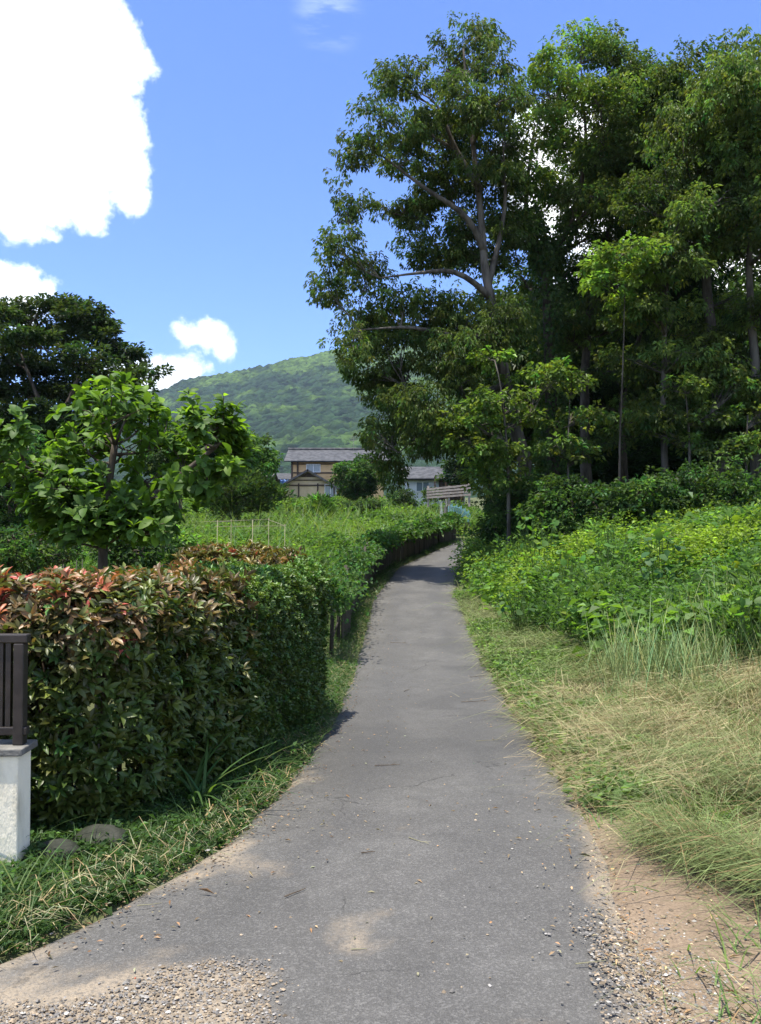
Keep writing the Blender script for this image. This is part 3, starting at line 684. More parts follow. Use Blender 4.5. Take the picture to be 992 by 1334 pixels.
make_tree('zelkova_tree', 'big dark tree with layered flat boughs against the clouds at far left', 'tree', b,
          [[b - np.array([0, 0, .2]), P(75, 600, d), P(72, 540, d)], [P(74, 570, d), P(50, 520, d), P(20, 440, d)], [P(74, 560, d), P(100, 500, d), P(115, 420, d)], [P(74, 565, d), P(120, 520, d), P(170, 490, d)]],
          px_clumps(Z1, d, rg, (.038, .062, .022), 2.6, 1.0), 151, (.2, .1), 2300, bark=BARKD, hang=.1, r0=.32, flat=.4)
px_tree('tree', 'rounded mid green tree standing left of the tan house', 345, 62, (324, 588, 36, 28), 11, 152, (.075, .14, .03), 1.2, (.28, .16), 750, r0=.15, dep=2.2, bark=BARK)
px_tree('tree', 'yellower tree behind the rounded one, left of the tan house', 300, 68, (296, 598, 34, 32), 10, 153, (.06, .105, .028), 1.3, (.3, .17), 700, r0=.15, dep=2.2)
px_tree('persimmon_tree', 'dark bushy tree right in front of the upper storey of the tan house', 466, 66, (466, 624, 23, 30), 12, 154, (.042, .085, .024), .9, (.26, .15), 900, r0=.13, dep=1.7)
px_tree('shrub', 'low grey-green bush under the dark bushy tree by the house', 470, 58, (478, 660, 34, 8), 7, 155, (.05, .085, .03), .5, (.22, .1), 900, cat='shrub', r0=.05, dep=1.2)
px_tree('shrub', 'feathery dark green bush behind the bean trellis', 310, 40, (306, 648, 46, 28), 12, 156, (.05, .088, .028), .75, (.22, .05), 1500, cat='shrub', r0=.06, dep=1.2, hang=-.5, flat=.9)
px_tree('shrub', 'round dark bush left of the blue shed', 332, 60, (332, 636, 22, 14), 6, 157, (.035, .07, .022), .9, (.25, .12), 800, cat='shrub', r0=.06, dep=1.2)
px_tree('shrub', 'yellow-green bush growing against the gable front of the tan house', 400, 56, (388, 663, 34, 10), 7, 158, (.1, .17, .035), .5, (.22, .12), 900, cat='shrub', r0=.05, dep=1.2)
px_tree('shrub', 'spiky light green bush beside the pale shutter of the house', 420, 54, (424, 661, 16, 12), 5, 159, (.075, .15, .035), .45, (.3, .06), 900, cat='shrub', r0=.05, dep=1, hang=-.7)
px_tree('shrub', 'tall dark leafy bush at the far left above the red hedge', 15, 13, (10, 640, 95, 75), 30, 160, (.04, .085, .024), .42, (.075, .04), 2600, cat='shrub', r0=.06, dep=.9, hang=.2)
px_tree('shrub', 'bushy green shrub beneath the big-leaved tree at left', 75, 15, (90, 668, 60, 40), 14, 161, (.045, .095, .026), .4, (.08, .04), 2300, cat='shrub', r0=.05, dep=.9, hang=.2)
px_tree('tree', 'hazy dark tree behind the big-leaved tree, right of the layered one', 235, 48, (240, 592, 55, 38), 14, 162, (.045, .085, .026), 1.2, (.26, .14), 700, r0=.16, dep=2)
px_tree('tree', 'green tree at the foot of the layered dark tree, far left', -30, 40, (-20, 590, 80, 40), 14, 163, (.04, .08, .024), 1.4, (.24, .13), 800, r0=.16, dep=2)
px_tree('shrub', 'pale yellow-green bean plant in the garden behind the hedge', 225, 12, (222, 712, 26, 18), 8, 164, (.13, .23, .045), .17, (.07, .05), 3000, cat='shrub', r0=.015, dep=.3, hang=.2)
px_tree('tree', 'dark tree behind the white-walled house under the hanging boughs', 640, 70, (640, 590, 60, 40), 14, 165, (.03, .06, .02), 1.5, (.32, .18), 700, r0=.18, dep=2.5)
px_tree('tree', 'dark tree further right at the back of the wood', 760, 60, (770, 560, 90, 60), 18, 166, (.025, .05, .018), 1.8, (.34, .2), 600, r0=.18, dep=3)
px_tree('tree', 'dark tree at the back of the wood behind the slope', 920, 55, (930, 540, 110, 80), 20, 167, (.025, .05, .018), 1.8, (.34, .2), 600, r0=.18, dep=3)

px_tree('shrub', 'leafy green bush standing left of the big-leaved trunk, behind the hedge', 40, 9.5, (36, 716, 55, 20), 12, 190, (.06, .11, .03), .3, (.06, .03), 3000, cat='shrub', r0=.03, dep=.5, hang=.2)
px_tree('shrub', 'leafy dark bush just right of the big-leaved trunk, behind the hedge', 175, 9.3, (172, 712, 32, 18), 8, 191, (.05, .095, .028), .26, (.06, .035), 3000, cat='shrub', r0=.03, dep=.4, hang=.2)
px_tree('shrub', 'dark bush in front of the white-walled house', 528, 64, (526, 648, 14, 10), 4, 192, (.045, .08, .025), .6, (.22, .1), 900, cat='shrub', r0=.05, dep=.8)
px_tree('shrub', 'small round bush beside the wooden rails by the white-walled house', 562, 62, (560, 646, 9, 6), 3, 193, (.06, .1, .03), .45, (.2, .1), 1000, cat='shrub', r0=.04, dep=.6)
# dark shrubs along the wood
SH = [(670, 25.0, 32, 46, 'glossy dark shrub bulging over the bend of the lane'), (690, 22.5, 42, 34, 'dark shrub second from the lane, below the tallest trunk'), (738, 21, 40, 32, 'dark shrub under the ivy-clad trunk'),
      (790, 20.5, 42, 32, 'dark shrub under the straight dark trunk'), (842, 20, 40, 32, 'dark shrub left of the slender pale trunk'), (895, 20, 42, 34, 'dark shrub under the leaning grey trunk'),
      (948, 19.5, 42, 36, 'dark shrub under the right edge trunks'), (1005, 19, 44, 40, 'dark shrub cut by the right edge of the photo'), (1070, 18.5, 50, 46, 'dark shrub beyond the right edge')]
for k, (px, dd, rx, ry_, lab) in enumerate(SH):
    px_tree('shrub', lab, px, dd, (px, 664 if k else 676, rx, ry_ + 8), 15, 170 + k, (.045, .09, .026) if k % 2 else (.056, .108, .03), .55, (.11, .06), 2000, cat='shrub', r0=.05, dep=.9, hang=.2, group='dark shrubs along the foot of the wood', flat=.7, nsub=10)
print('trees', time.time() - T0)

# ------------------------------------------------------------------ near big-leaved tree
rg = np.random.default_rng(201)
d = 7.0; b = gpt(134, d)
MG = [(140, 545, 45, 26), (185, 548, 40, 26), (110, 580, 50, 28), (160, 585, 55, 30), (215, 575, 40, 28), (60, 610, 40, 26), (30, 605, 30, 22), (-5, 600, 30, 22), (90, 640, 45, 30), (140, 640, 45, 32), (190, 625, 50, 32), (240, 600, 38, 30), (280, 570, 34, 26),
      (255, 555, 20, 22), (300, 575, 24, 26), (295, 605, 26, 20), (230, 650, 45, 28), (180, 680, 40, 22), (60, 660, 26, 22), (120, 675, 40, 22), (80, 600, 30, 22), (262, 640, 22, 20), (40, 640, 20, 18), (112, 662, 34, 22), (150, 662, 34, 22), (95, 690, 24, 16), (185, 690, 26, 16), (205, 672, 34, 20), (75, 640, 30, 22), (170, 530, 30, 16), (125, 535, 26, 16), (300, 560, 20, 14), (132, 688, 28, 16), (60, 690, 22, 14), (215, 690, 24, 14), (315, 590, 16, 16), (270, 625, 26, 20), (20, 570, 24, 16)]
mroot = thing('magnolia_tree', 'low spreading tree with big bright oval leaves rising behind the hedge', 'tree', b)
st = [b - np.array([0, 0, .1]), P(134, 720, d), P(136, 690, d), P(140, 640, d), P(150, 580, d)]
pts, t = resample(st, .08); a = Acc(); tube(a, pts, .055 * (1 - .6 * t) + .006, 9, rough=.05, rng=rg); a.obj('trunk', BARKD, mroot, True, loc=b)
pts2, t = resample([P(138, 690, d), P(165, 672, d + .1), P(195, 650, d + .15), P(235, 620, d), P(290, 575, d)], .08); a = Acc(); tube(a, pts2, .035 * (1 - .7 * t) + .005, 7, rough=.05, rng=rg); a.obj('limb', BARKD, mroot, True, loc=b)
pts3, t = resample([P(138, 690, d), P(110, 650, d + .1), P(60, 620, d), P(0, 600, d)], .08); a = Acc(); tube(a, pts3, .03 * (1 - .7 * t) + .005, 7); a.obj('limb', BARKD, mroot, True, loc=b)
NP = np.concatenate([pts, pts2, pts3]); LP, LD, LN, LC, LL = [], [], [], [], []
for (px, py, rx, ry_) in MG:
    c = P(px, py, d + (rg.uniform(-.55, .55) if py < 655 else rg.uniform(-.6, -.1))); r = np.array([rx, (rx + ry_) / 2 * 1.3, ry_]) / FPX * d
    j = int(np.argmin(np.linalg.norm(NP - c, axis=1) + 2 * np.clip(NP[:, 2] - c[2] + .1, 0, None))); p0 = NP[j]
    a = Acc(); bp = [p0, (p0 + c) / 2 + rg.normal(size=3) * .05, c]; bp, _ = resample(bp, .06); tube(a, bp, np.linspace(.014, .006, len(bp)), 5)
    for k in range(11):
        tip = c + rvec(rg, 1)[0] * r * rg.uniform(.55, 1.1); tip[2] += .05
        if py < 600 and k < 4: tip[2] += rg.uniform(.04, .2)
        q0 = bp[rg.integers(len(bp) // 2, len(bp))]; tube(a, [q0, (q0 + tip) / 2 + rg.normal(size=3) * .02, tip], [.006, .0045, .003], 4, cap=False)
        ax = norm(tip - q0 + np.array([0, 0, .12])); m = int(rg.integers(10, 16))
        u0 = norm(np.cross(ax, np.array([.3, .9, .2]))); v0 = np.cross(ax, u0)
        up = rg.uniform(0, 1) * (1 if py < 620 else .5)
        for i in range(m):
            ph = i * 2.4 + rg.uniform(-.3, .3); th = rg.uniform(.6, 1.35); o = -ax * rg.uniform(0, .16)
            dv = ax * math.cos(th) + (u0 * math.cos(ph) + v0 * math.sin(ph)) * math.sin(th); dv[2] += -.25 if rg.random() < .75 else .3
            LP.append(tip + o); LD.append(norm(dv)); LN.append(norm(ax * .8 + rg.normal(size=3) * .4 + np.array([0, 0, .5])))
            young = (i < 6) * up
            cc = np.array((.066, .128, .026)) * (1 - young) + np.array((.17, .28, .036)) * young
            LC.append(cc * math.exp(rg.normal(0, .2))); LL.append(rg.uniform(.08, .14) * (0.95 if young < .5 else .85))
    a.obj('branch', BARKD, mroot, True, loc=b)
LP, LD, LN, LC, LL = map(np.array, (LP, LD, LN, LC, LL))
OVAL = tmpl_leaf12(((.2, .28), (.5, .5), (.8, .36)), .16, .22)
front = LP[:, 1] - 0.9 * LL + rg.normal(0, .05, len(LP)); inview = (LP[:, 0] > -3.3)
sel = np.zeros(len(LP), bool); sel[np.argsort(np.where(inview, front, 99))[:300]] = True
leaf_objects(mroot, b, OVAL, LP[sel], LD[sel], LN[sel], LL[sel], LL[sel] * .56, LC[sel], BROAD)
a = Acc(); stamp(a, OVAL, LP[~sel], LD[~sel], LN[~sel], LL[~sel], LL[~sel] * .56, LC[~sel]); stuffpart(a.obj('crown', BROAD, mroot, True, loc=b))

# ------------------------------------------------------------------ hedges
def hedge(name, label, face, depth, zt, seed, colf, leafL, leafW, tm, mat, nshoot, nleaf, parts=300, round_=.26, group=None, lump=.11, tm2=None):
    """face: front polyline (x, y); the body lies to its left/behind"""
    rg = np.random.default_rng(seed); F = np.array(face, float)
    seg = np.linalg.norm(np.diff(F, axis=0), axis=1); S = np.concatenate([[0], np.cumsum(seg)]); LT = S[-1]
    def at(s):
        p = np.stack([np.interp(s, S, F[:, 0]), np.interp(s, S, F[:, 1])], -1)
        q = np.stack([np.interp(s + .15, S, F[:, 0]), np.interp(s + .15, S, F[:, 1])], -1) - np.stack([np.interp(s - .15, S, F[:, 0]), np.interp(s - .15, S, F[:, 1])], -1)
        tn = q / np.maximum(np.linalg.norm(q, axis=-1, keepdims=True), 1e-6)
        return p, tn, np.stack([tn[:, 1], -tn[:, 0]], -1)
    # areas: front, top, back, end
    hh = zt - float(ground_z(F[-1, 0], F[-1, 1]))
    A = [LT * hh, LT * depth * 1.15, LT * hh * .35, depth * hh]
    pr = np.array(A) / sum(A); which = rg.choice(4, nshoot, p=pr)
    s = rg.uniform(0, LT, nshoot); u = rg.uniform(0, 1, nshoot)
    s = np.where(which == 3, LT, s); p, tn, nn = at(s)
    gz = ground_z(p[:, 0], p[:, 1])
    inw = np.where(which == 0, 0, np.where(which == 1, u * depth, np.where(which == 2, depth, rg.uniform(0, depth, nshoot))))
    hz = np.where(which == 1, 1.0, np.where(which == 0, u ** .9, u)) 
    z = gz + .02 + (zt - gz - .02) * hz
    # rounding near the front top edge
    tz = np.clip((z - (zt - round_)) / round_, 0, 1)
    inw = np.where(which == 0, inw + round_ * tz ** 2 * .8, inw)
    z = np.where(which == 1, z - round_ * np.clip(1 - inw / round_, 0, 1) ** 2 * .7, z)
    base_in = np.where((which == 0), sstep(z - gz, .35, 0) * .12, 0)
    dep = rg.choice([0, .07, .16], nshoot, p=[.55, .28, .17])
    nrm3 = np.zeros((nshoot, 3)); 
    nrm3[:, :2] = np.where((which == 2)[:, None], -nn, np.where((which == 3)[:, None], tn, nn)); nrm3[which == 1] = (0, 0, 1)
    k = tz * (which == 0); nrm3[:, 2] += k
    kk = (which == 1) * np.clip(1 - inw / round_, 0, 1); nrm3[:, :2] += nn * kk[:, None]
    nrm3 = norm(nrm3)
    pos = np.concatenate([p - nn * (inw + base_in)[:, None], z[:, None]], 1)
    lum = fbm(pos[:, 0] * 2.2 + pos[:, 2] * 1.3, pos[:, 1] * 2.2 + pos[:, 2] * 2.1, seed, 3) * 2 * lump + rg.normal(0, .015, nshoot)
    pos = pos + nrm3 * (lum - dep)[:, None]
    ax = norm(nrm3 * .75 + np.array([0, 0, .75]) + rg.normal(size=(nshoot, 3)) * .28)
    C = colf(rg, pos, dep, which)
    u0 = norm(np.cross(ax, np.array([.31, .87, .22]))); v0 = np.cross(ax, u0)
    ph = np.arange(nleaf)[None] * 2.4 + rg.uniform(0, 6.28, (nshoot, 1)); th = rg.uniform(.45, 1.3, (nshoot, nleaf))
    D = ax[:, None] * np.cos(th)[..., None] + (u0[:, None] * np.cos(ph)[..., None] + v0[:, None] * np.sin(ph)[..., None]) * np.sin(th)[..., None]
    D[..., 2] -= .18
    PP = pos[:, None] - ax[:, None] * rg.uniform(0, .9 * leafL, (nshoot, nleaf))[..., None]
    NN = ax[:, None] + rg.normal(size=D.shape) * .35
    Lr = leafL * rg.uniform(.65, 1.15, (nshoot, nleaf)); CC = np.repeat(C[:, None], nleaf, 1) * np.exp(rg.normal(0, .16, (nshoot, nleaf, 1)))
    PP, D, NN, Lr, CC = PP.reshape(-1, 3), D.reshape(-1, 3), NN.reshape(-1, 3), Lr.ravel(), CC.reshape(-1, 3)
    lw = np.repeat(which, nleaf); ld = np.repeat(dep, nleaf); outer = np.repeat(lum - dep, nleaf)
    b = np.array([F[0, 0], F[0, 1] + .2, float(ground_z(F[0, 0], F[0, 1]))])
    root = thing(name, label, 'hedge', b, group)
    pxx = CX + PP[:, 0] / PP[:, 1] * FPX
    score = outer * 1.0 + .25 * Lr / leafL * .1 - 10 * ((lw == 2) | (pxx < 0)) - .12 * np.abs(PP[:, 1] - PP[:, 1].min()) * .1
    sel = np.zeros(len(PP), bool)
    if parts: sel[np.argsort(-score)[:parts]] = True
    leaf_objects(root, b, tm, PP[sel], D[sel], NN[sel], Lr[sel], Lr[sel] * leafW, CC[sel], mat)
    a = Acc(); o = (~sel) & (ld < .1) & (lw != 2)
    stamp(a, tm2 if tm2 is not None else tm, PP[o], D[o], NN[o], Lr[o], Lr[o] * leafW, CC[o])
    o = (~sel) & ((ld >= .1) | (lw == 2)); stamp(a, LEAF2, PP[o], D[o], NN[o], Lr[o], Lr[o] * leafW, CC[o])
    stuffpart(a.obj('foliage', mat, root, True, loc=b))
    # inner stems
    a = Acc(); ns = int(LT * 12)
    for i in range(ns):
        sp, _, sn = at(np.array([rg.uniform(0, LT)])); q = sp[0] - sn[0] * rg.uniform(.3, depth - .1); z0 = float(ground_z(q[0], q[1]))
        top = np.array([q[0] + rg.normal(0, .08), q[1] + rg.normal(0, .08), zt - .12]); p0 = np.array([q[0], q[1], z0 - .03])
        tube(a, [p0, (p0 + top) / 2 + rg.normal(size=3) * .03, top], [.014, .011, .005], 5)
    a.obj('stems', STEM, root, True, loc=b)
    return root
PHOT8 = tmpl_leaf12(((.3, .42), (.7, .42)), .2, .2)
PHOT = tmpl_leaf12(((.22, .3), (.55, .5), (.82, .3)), .2, .2)
def phot_col(rg, pos, dep, which):
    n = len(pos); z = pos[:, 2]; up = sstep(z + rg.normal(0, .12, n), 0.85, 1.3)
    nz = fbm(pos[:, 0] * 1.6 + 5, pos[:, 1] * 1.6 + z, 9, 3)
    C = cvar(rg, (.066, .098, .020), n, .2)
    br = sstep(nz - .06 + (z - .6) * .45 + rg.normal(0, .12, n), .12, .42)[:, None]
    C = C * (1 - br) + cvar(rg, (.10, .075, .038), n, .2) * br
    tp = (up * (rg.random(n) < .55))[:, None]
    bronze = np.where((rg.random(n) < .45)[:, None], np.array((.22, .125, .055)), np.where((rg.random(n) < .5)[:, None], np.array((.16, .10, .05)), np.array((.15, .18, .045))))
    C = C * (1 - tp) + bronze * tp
    leftness = sstep(-1.45 - pos[:, 0], -.15, .55)
    red = ((rg.random(n) < .025 + .34 * leftness) & (z > 1.18) & (rg.random(n) < .6)) | ((rg.random(n) < .004) & (z > .8))
    C[red] = np.where((rg.random(red.sum()) < .5)[:, None], np.array((.38, .085, .07)), np.array((.38, .14, .07)))
    return C
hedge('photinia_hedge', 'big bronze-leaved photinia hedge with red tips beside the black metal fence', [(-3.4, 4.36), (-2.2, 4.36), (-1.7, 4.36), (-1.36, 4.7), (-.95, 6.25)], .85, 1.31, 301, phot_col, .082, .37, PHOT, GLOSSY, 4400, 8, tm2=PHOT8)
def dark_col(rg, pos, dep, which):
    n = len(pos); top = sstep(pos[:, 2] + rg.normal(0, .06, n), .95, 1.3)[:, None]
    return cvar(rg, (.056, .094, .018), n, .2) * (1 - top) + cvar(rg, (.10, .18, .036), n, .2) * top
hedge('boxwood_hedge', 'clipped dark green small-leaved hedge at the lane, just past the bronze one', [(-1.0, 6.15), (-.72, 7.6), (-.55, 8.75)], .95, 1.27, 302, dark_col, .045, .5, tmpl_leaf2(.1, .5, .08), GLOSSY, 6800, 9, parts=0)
def phot2(rg, pos, dep, which):
    n = len(pos); C = phot_col(rg, pos, dep, which); t = (rg.random(n) < .6)[:, None]
    return np.where(t, C, cvar(rg, (.16, .15, .05), n, .2))
hedge('photinia_hedge', 'small yellow-bronze photinia hedge showing behind the clipped green one', [(-2.2, 8.9), (-1.75, 8.95), (-1.05, 9.3), (-.85, 9.6)], .8, 1.42, 303, phot2, .085, .36, PHOT, GLOSSY, 1300, 7, parts=200, tm2=LEAF2)
print('hedges', time.time() - T0)

# ------------------------------------------------------------------ wall and fence at left
wall = thing('garden_wall', 'low cream plastered wall with dark coping under the metal fence at left', 'wall', (-2.6, 4.05, 0))
def wobj(name, mat, parts, root):
    a = Acc(); o = np.array(root.location)
    for p in parts: box(a, np.array(p[0]), p[1], *(p[2:]))
    ob = a.obj(name, mat, root, loc=o)
    m = ob.modifiers.new('bevel', 'BEVEL'); m.width = .006; m.segments = 2; m.limit_method = 'ANGLE'
    return ob
wobj('wall_body', PLASTER, [((-2.825, 4.05, .265), (2.2, .15, .55))], wall)
wobj('wall_footing', COPING, [((-2.820, 4.05, -.06), (2.19, .17, .16))], wall)
wobj('wall_coping', COPING, [((-2.820, 4.05, .5615), (2.24, .19, .035))], wall)
fen = thing('metal_fence', 'dark bronze metal fence of upright bars on the cream wall', 'fence', (-2.6, 4.05, .58))
wobj('top_rail', IRON, [((-2.810, 4.05, 1.09), (2.2, .055, .042))], fen)
wobj('bottom_rail', IRON, [((-2.810, 4.05, .645), (2.2, .045, .04))], fen)
for k, x in enumerate((-1.75, -2.75)): wobj('post', IRON, [((x, 4.05, .823), (.05, .06, .49))], fen)
ba = Acc(); box(ba, (0, 0, 0), (.024, .028, .402)); bme = ba.mesh('bar', IRON)
for k in range(28):
    x = -1.805 - k * .0365
    if abs(x + 2.75) < .04: continue
    o = bpy.data.objects.new('bar', bme); o.parent = fen; o.location = (x + 2.6, 0, .867 - .58); col_.objects.link(o)

# ------------------------------------------------------------------ houses
def slab(a, p0, p1, p2, p3, th):
    """thick quad, corners counter-clockwise from outside"""
    q = np.array([p0, p1, p2, p3], float); n = norm(np.cross(q[1] - q[0], q[3] - q[0])); V = np.concatenate([q, q - n * th])
    a.add(V, Q=[[0, 1, 2, 3], [7, 6, 5, 4], [0, 4, 5, 1], [1, 5, 6, 2], [2, 6, 7, 3], [3, 7, 4, 0]])
def ribs(a, p0, p1, p2, p3, n, r=.045):
    q = np.array([p0, p1, p2, p3], float); nn = norm(np.cross(q[1] - q[0], q[3] - q[0]))
    for i in range(n):
        t = (i + .5) / n; e0 = q[0] + (q[1] - q[0]) * t + nn * .012; e1 = q[3] + (q[2] - q[3]) * t + nn * .012
        tube(a, [e0, e1], r, 6)
def obj_acc(name, mat, root, fn):
    a = Acc(); fn(a); return a.obj(name, mat, root, loc=np.array(root.location))
def window(root, c, w_, h_, d_=.0, mull=1, frame=WHITEP):
    cx_, cy_, cz = c; o = np.array(root.location)
    wr = bpy.data.objects.new('window', None)
    a = Acc()
    for sx in (-1, 1): box(a, (cx_ + sx * (w_ / 2 - .03), cy_, cz), (.06, .1, h_))
    for sz in (-1, 1): box(a, (cx_, cy_ - .002, cz + sz * (h_ / 2 - .03)), (w_ - .002, .1, .06))
    for k in range(mull): box(a, (cx_ - w_ / 2 + w_ * (k + 1) / (mull + 1), cy_ + .004, cz), (.07, .09, h_ - .12))
    f = a.obj('window', frame, root, loc=o)
    a = Acc(); box(a, (cx_, cy_ + .02, cz), (w_ - .1, .02, h_ - .1)); p = a.obj('pane', GLASS, f, loc=o)
def house_tan():
    D = 90.0; k = D / FPX
    x0, x1 = (380 - CX) * k, (500 - CX) * k
    zz = lambda py: float(P(496, py, D)[2])
    bz = float(ground_z((x0 + x1) / 2, D)) - .4
    root = thing('tan_house', 'two-storey tan house with grey tiled roof and white window, behind the garden', 'house', ((x0 + x1) / 2, D + 3, bz))
    ze, zr, dp = zz(599), zz(583), 7.0
    fy = D; yb = D + dp; ym = D + dp / 2
    def upper(a):
        V = [[x0, fy, bz], [x1, fy, bz], [x1, yb, bz], [x0, yb, bz], [x0, fy, ze], [x1, fy, ze], [x1, yb, ze], [x0, yb, ze], [x0, ym, zr - .15], [x1, ym, zr - .15]]
        a.add(V, Q=[[0, 1, 5, 4], [1, 2, 6, 5], [2, 3, 7, 6], [3, 0, 4, 7]], T=[[4, 7, 8], [5, 9, 6]])
    obj_acc('wall', TANW, root, upper)
    o = .75; sl = (zr - ze) / (dp / 2)
    fl = (x0 - o, fy - o, ze - o * sl); fr = (x1 + o, fy - o, ze - o * sl); rl = (x0 - o, ym, zr); rr = (x1 + o, ym, zr)
    bl = (x0 - o, yb + o, ze - o * sl); br = (x1 + o, yb + o, ze - o * sl)
    lift = np.array([0, 0, .12])
    def roof(a):
        slab(a, *[np.array(q) + lift for q in (fl, fr, rr, rl)], .12); slab(a, *[np.array(q) + lift for q in (br, bl, rl, rr)], .12)
    rf = obj_acc('roof', TILE, root, roof)
    stuffpart(obj_acc('roof_tile', TILE, rf, lambda a: ribs(a, *[np.array(q) + lift for q in (fl, fr, rr, rl)], 44)))
    a = Acc(); tube(a, [np.array(rl) + lift * 1.4, np.array(rr) + lift * 1.4], .17, 8); a.obj('ridge', TILE, rf, True, loc=np.array(root.location))
    def trim(a):
        for px in (380.5, 388): box(a, ((px - CX) * k, fy - .04, (bz + ze) / 2), (.18, .12, ze - bz))
        box(a, ((x0 + x1) / 2, fy - .05, ze - .18), (x1 - x0, .1, .2)); box(a, ((x0 + x1) / 2, fy - .05, zz(604.5)), (x1 - x0, .08, .12))
        box(a, ((x0 + x1) / 2, fy - .05, zz(616)), (x1 - x0, .08, .14))
    obj_acc('timber_trim', TIMBER, root, trim)
    window(root, ((408.5 - CX) * k, fy - .06, zz(610)), 1.55, .9)
    # gabled front wing
    wy = fy - 3.2; gx0, gx1 = (366 - CX) * k * .965, (437 - CX) * k * .965; gm = (gx0 + gx1) / 2
    gz = zz(635) * 0.99; ga = zz(616)
    def wing(a):
        V = [[gx0, wy, bz], [gx1, wy, bz], [gx1, fy - .06, bz], [gx0, fy - .06, bz], [gx0, wy, gz], [gx1, wy, gz], [gx1, fy - .06, gz], [gx0, fy - .06, gz], [gm, wy, ga - .1], [gm, fy - .06, ga - .1]]
        a.add(V, Q=[[0, 1, 5, 4], [1, 2, 6, 5], [3, 0, 4, 7]], T=[[4, 5, 8]])
    obj_acc('front_wing_wall', BEIGEW, root, wing)
    o = .6; sl = (ga - gz) / (gx1 - gm)
    A = (gx0 - o, wy - o, gz - o * sl); B = (gx0 - o, fy - .07, gz - o * sl); Cc = (gm, wy - o, ga); Dd = (gm, fy - .07, ga); E = (gx1 + o, wy - o, gz - o * sl); Fq = (gx1 + o, fy - .07, gz - o * sl)
    gr = obj_acc('porch_roof', TILE, root, lambda a: (slab(a, *[np.array(q) + lift for q in (A, Cc, Dd, B)], .2), slab(a, *[np.array(q) + lift for q in (E, Fq, Dd, Cc)], .2)))
    stuffpart(obj_acc('roof_tile', TILE, gr, lambda a: (ribs(a, *[np.array(q) + lift for q in (A, Cc, Dd, B)][::1], 14, .05), ribs(a, *[np.array(q) + lift for q in (E, Fq, Dd, Cc)], 14, .05))))
    def gtrim(a):
        box(a, (gm, wy - .05, zz(628)), ((gx1 - gx0) * .62, .08, .1)); box(a, (gm, wy - .05, zz(634.5)), (gx1 - gx0, .1, .14))
        for t in (.02, .33, .68, .98): box(a, (gx0 + (gx1 - gx0) * t, wy - .045, (bz + zz(632)) / 2), (.14, .09, zz(632) - bz))
    obj_acc('gable_timber', TIMBER, root, gtrim)
    window(root, ((431 - CX) * k * .965, wy - .06, zz(641)), 1.25, 1.3)
    # ventilator under the gable
    obj_acc('gable_vent', TIMBER, root, lambda a: a.add([[gm - .9, wy - .02, ga - .68], [gm + .9, wy - .02, ga - .68], [gm, wy - .02, ga - .18], [gm - .9, wy + .06, ga - .68], [gm + .9, wy + .06, ga - .68], [gm, wy + .06, ga - .18]], T=[[0, 1, 2], [5, 4, 3]], Q=[[0, 3, 4, 1], [1, 4, 5, 2], [2, 5, 3, 0]]))
    a = Acc(); ax = P(461, 583, D + 3); tube(a, [ax - np.array([0, 0, .4]), ax + np.array([0, 0, 1.3])], .03, 5); [tube(a, [ax + np.array([-.35, 0, z]), ax + np.array([.35, 0, z])], .02, 4) for z in (.8, 1.05, 1.25)]; a.obj('aerial', COPING, root, loc=np.array(root.location))
house_tan()
def simple_house(name, label, pxl, pxr, D, pye, pyr, dp, wallm, roofm, rot=0., o=.6, nr=30, wins=(), extra=None):
    k = D / FPX; xw = (pxr - pxl) * k / 2; xc = ((pxl + pxr) / 2 - CX) * k
    zz = lambda py: float(P(496, py, D)[2]); bz = float(ground_z(xc, D)) - .4
    root = thing(name, label, 'house' if 'shed' not in name else 'shed', (xc, D + dp / 2, bz))
    ze, zr = zz(pye), zz(pyr); fy, yb, ym = D, D + dp, D + dp / 2; x0, x1 = xc - xw, xc + xw
    def body(a):
        V = [[x0, fy, bz], [x1, fy, bz], [x1, yb, bz], [x0, yb, bz], [x0, fy, ze], [x1, fy, ze], [x1, yb, ze], [x0, yb, ze], [x0, ym, zr - .15], [x1, ym, zr - .15]]
        a.add(V, Q=[[0, 1, 5, 4], [1, 2, 6, 5], [2, 3, 7, 6], [3, 0, 4, 7]], T=[[4, 7, 8], [5, 9, 6]])
    obj_acc('wall', wallm, root, body)
    sl = (zr - ze) / (dp / 2); lift = np.array([0, 0, .1])
    q = [np.array(v) + lift for v in ((x0 - o, fy - o, ze - o * sl), (x1 + o, fy - o, ze - o * sl), (x1 + o, ym, zr), (x0 - o, ym, zr))]
    q2 = [np.array(v) + lift for v in ((x1 + o, yb + o, ze - o * sl), (x0 - o, yb + o, ze - o * sl), (x0 - o, ym, zr), (x1 + o, ym, zr))]
    rf = obj_acc('roof', roofm, root, lambda a: (slab(a, *q, .12), slab(a, *q2, .12)))
    stuffpart(obj_acc('roof_tile', roofm, rf, lambda a: ribs(a, *q, nr)))
    for (px, py, w_, h_) in wins: window(root, ((px - CX) * k, fy - .05, zz(py)), w_, h_)
    if extra: extra(root, k, zz, fy)
    return root
def h2x(root, k, zz, fy):
    obj_acc('eave_board', TIMBER, root, lambda a: box(a, (root.location[0], fy - .06, zz(624)), (5.2, .12, .22)))
    for px in (580, 600, 566):
        obj_acc('porch_post', TIMBER, root, lambda a: box(a, ((px - CX) * k, fy - 1.0, (root.location[2] + zz(622)) / 2), (.14, .14, zz(622) - root.location[2])))
    obj_acc('dark_doorway', TIMBER, root, lambda a: box(a, ((588 - CX) * k, fy - .05, zz(636)), (2.2, .08, 2.2)))
simple_house('white_house', 'white-walled single-storey house with grey tiled roof, half hidden by hanging boughs', 530, 606, 74, 622, 606, 6.0, WHITEW, TILE, nr=34, wins=((551, 634, 1.2, .9),), extra=h2x)
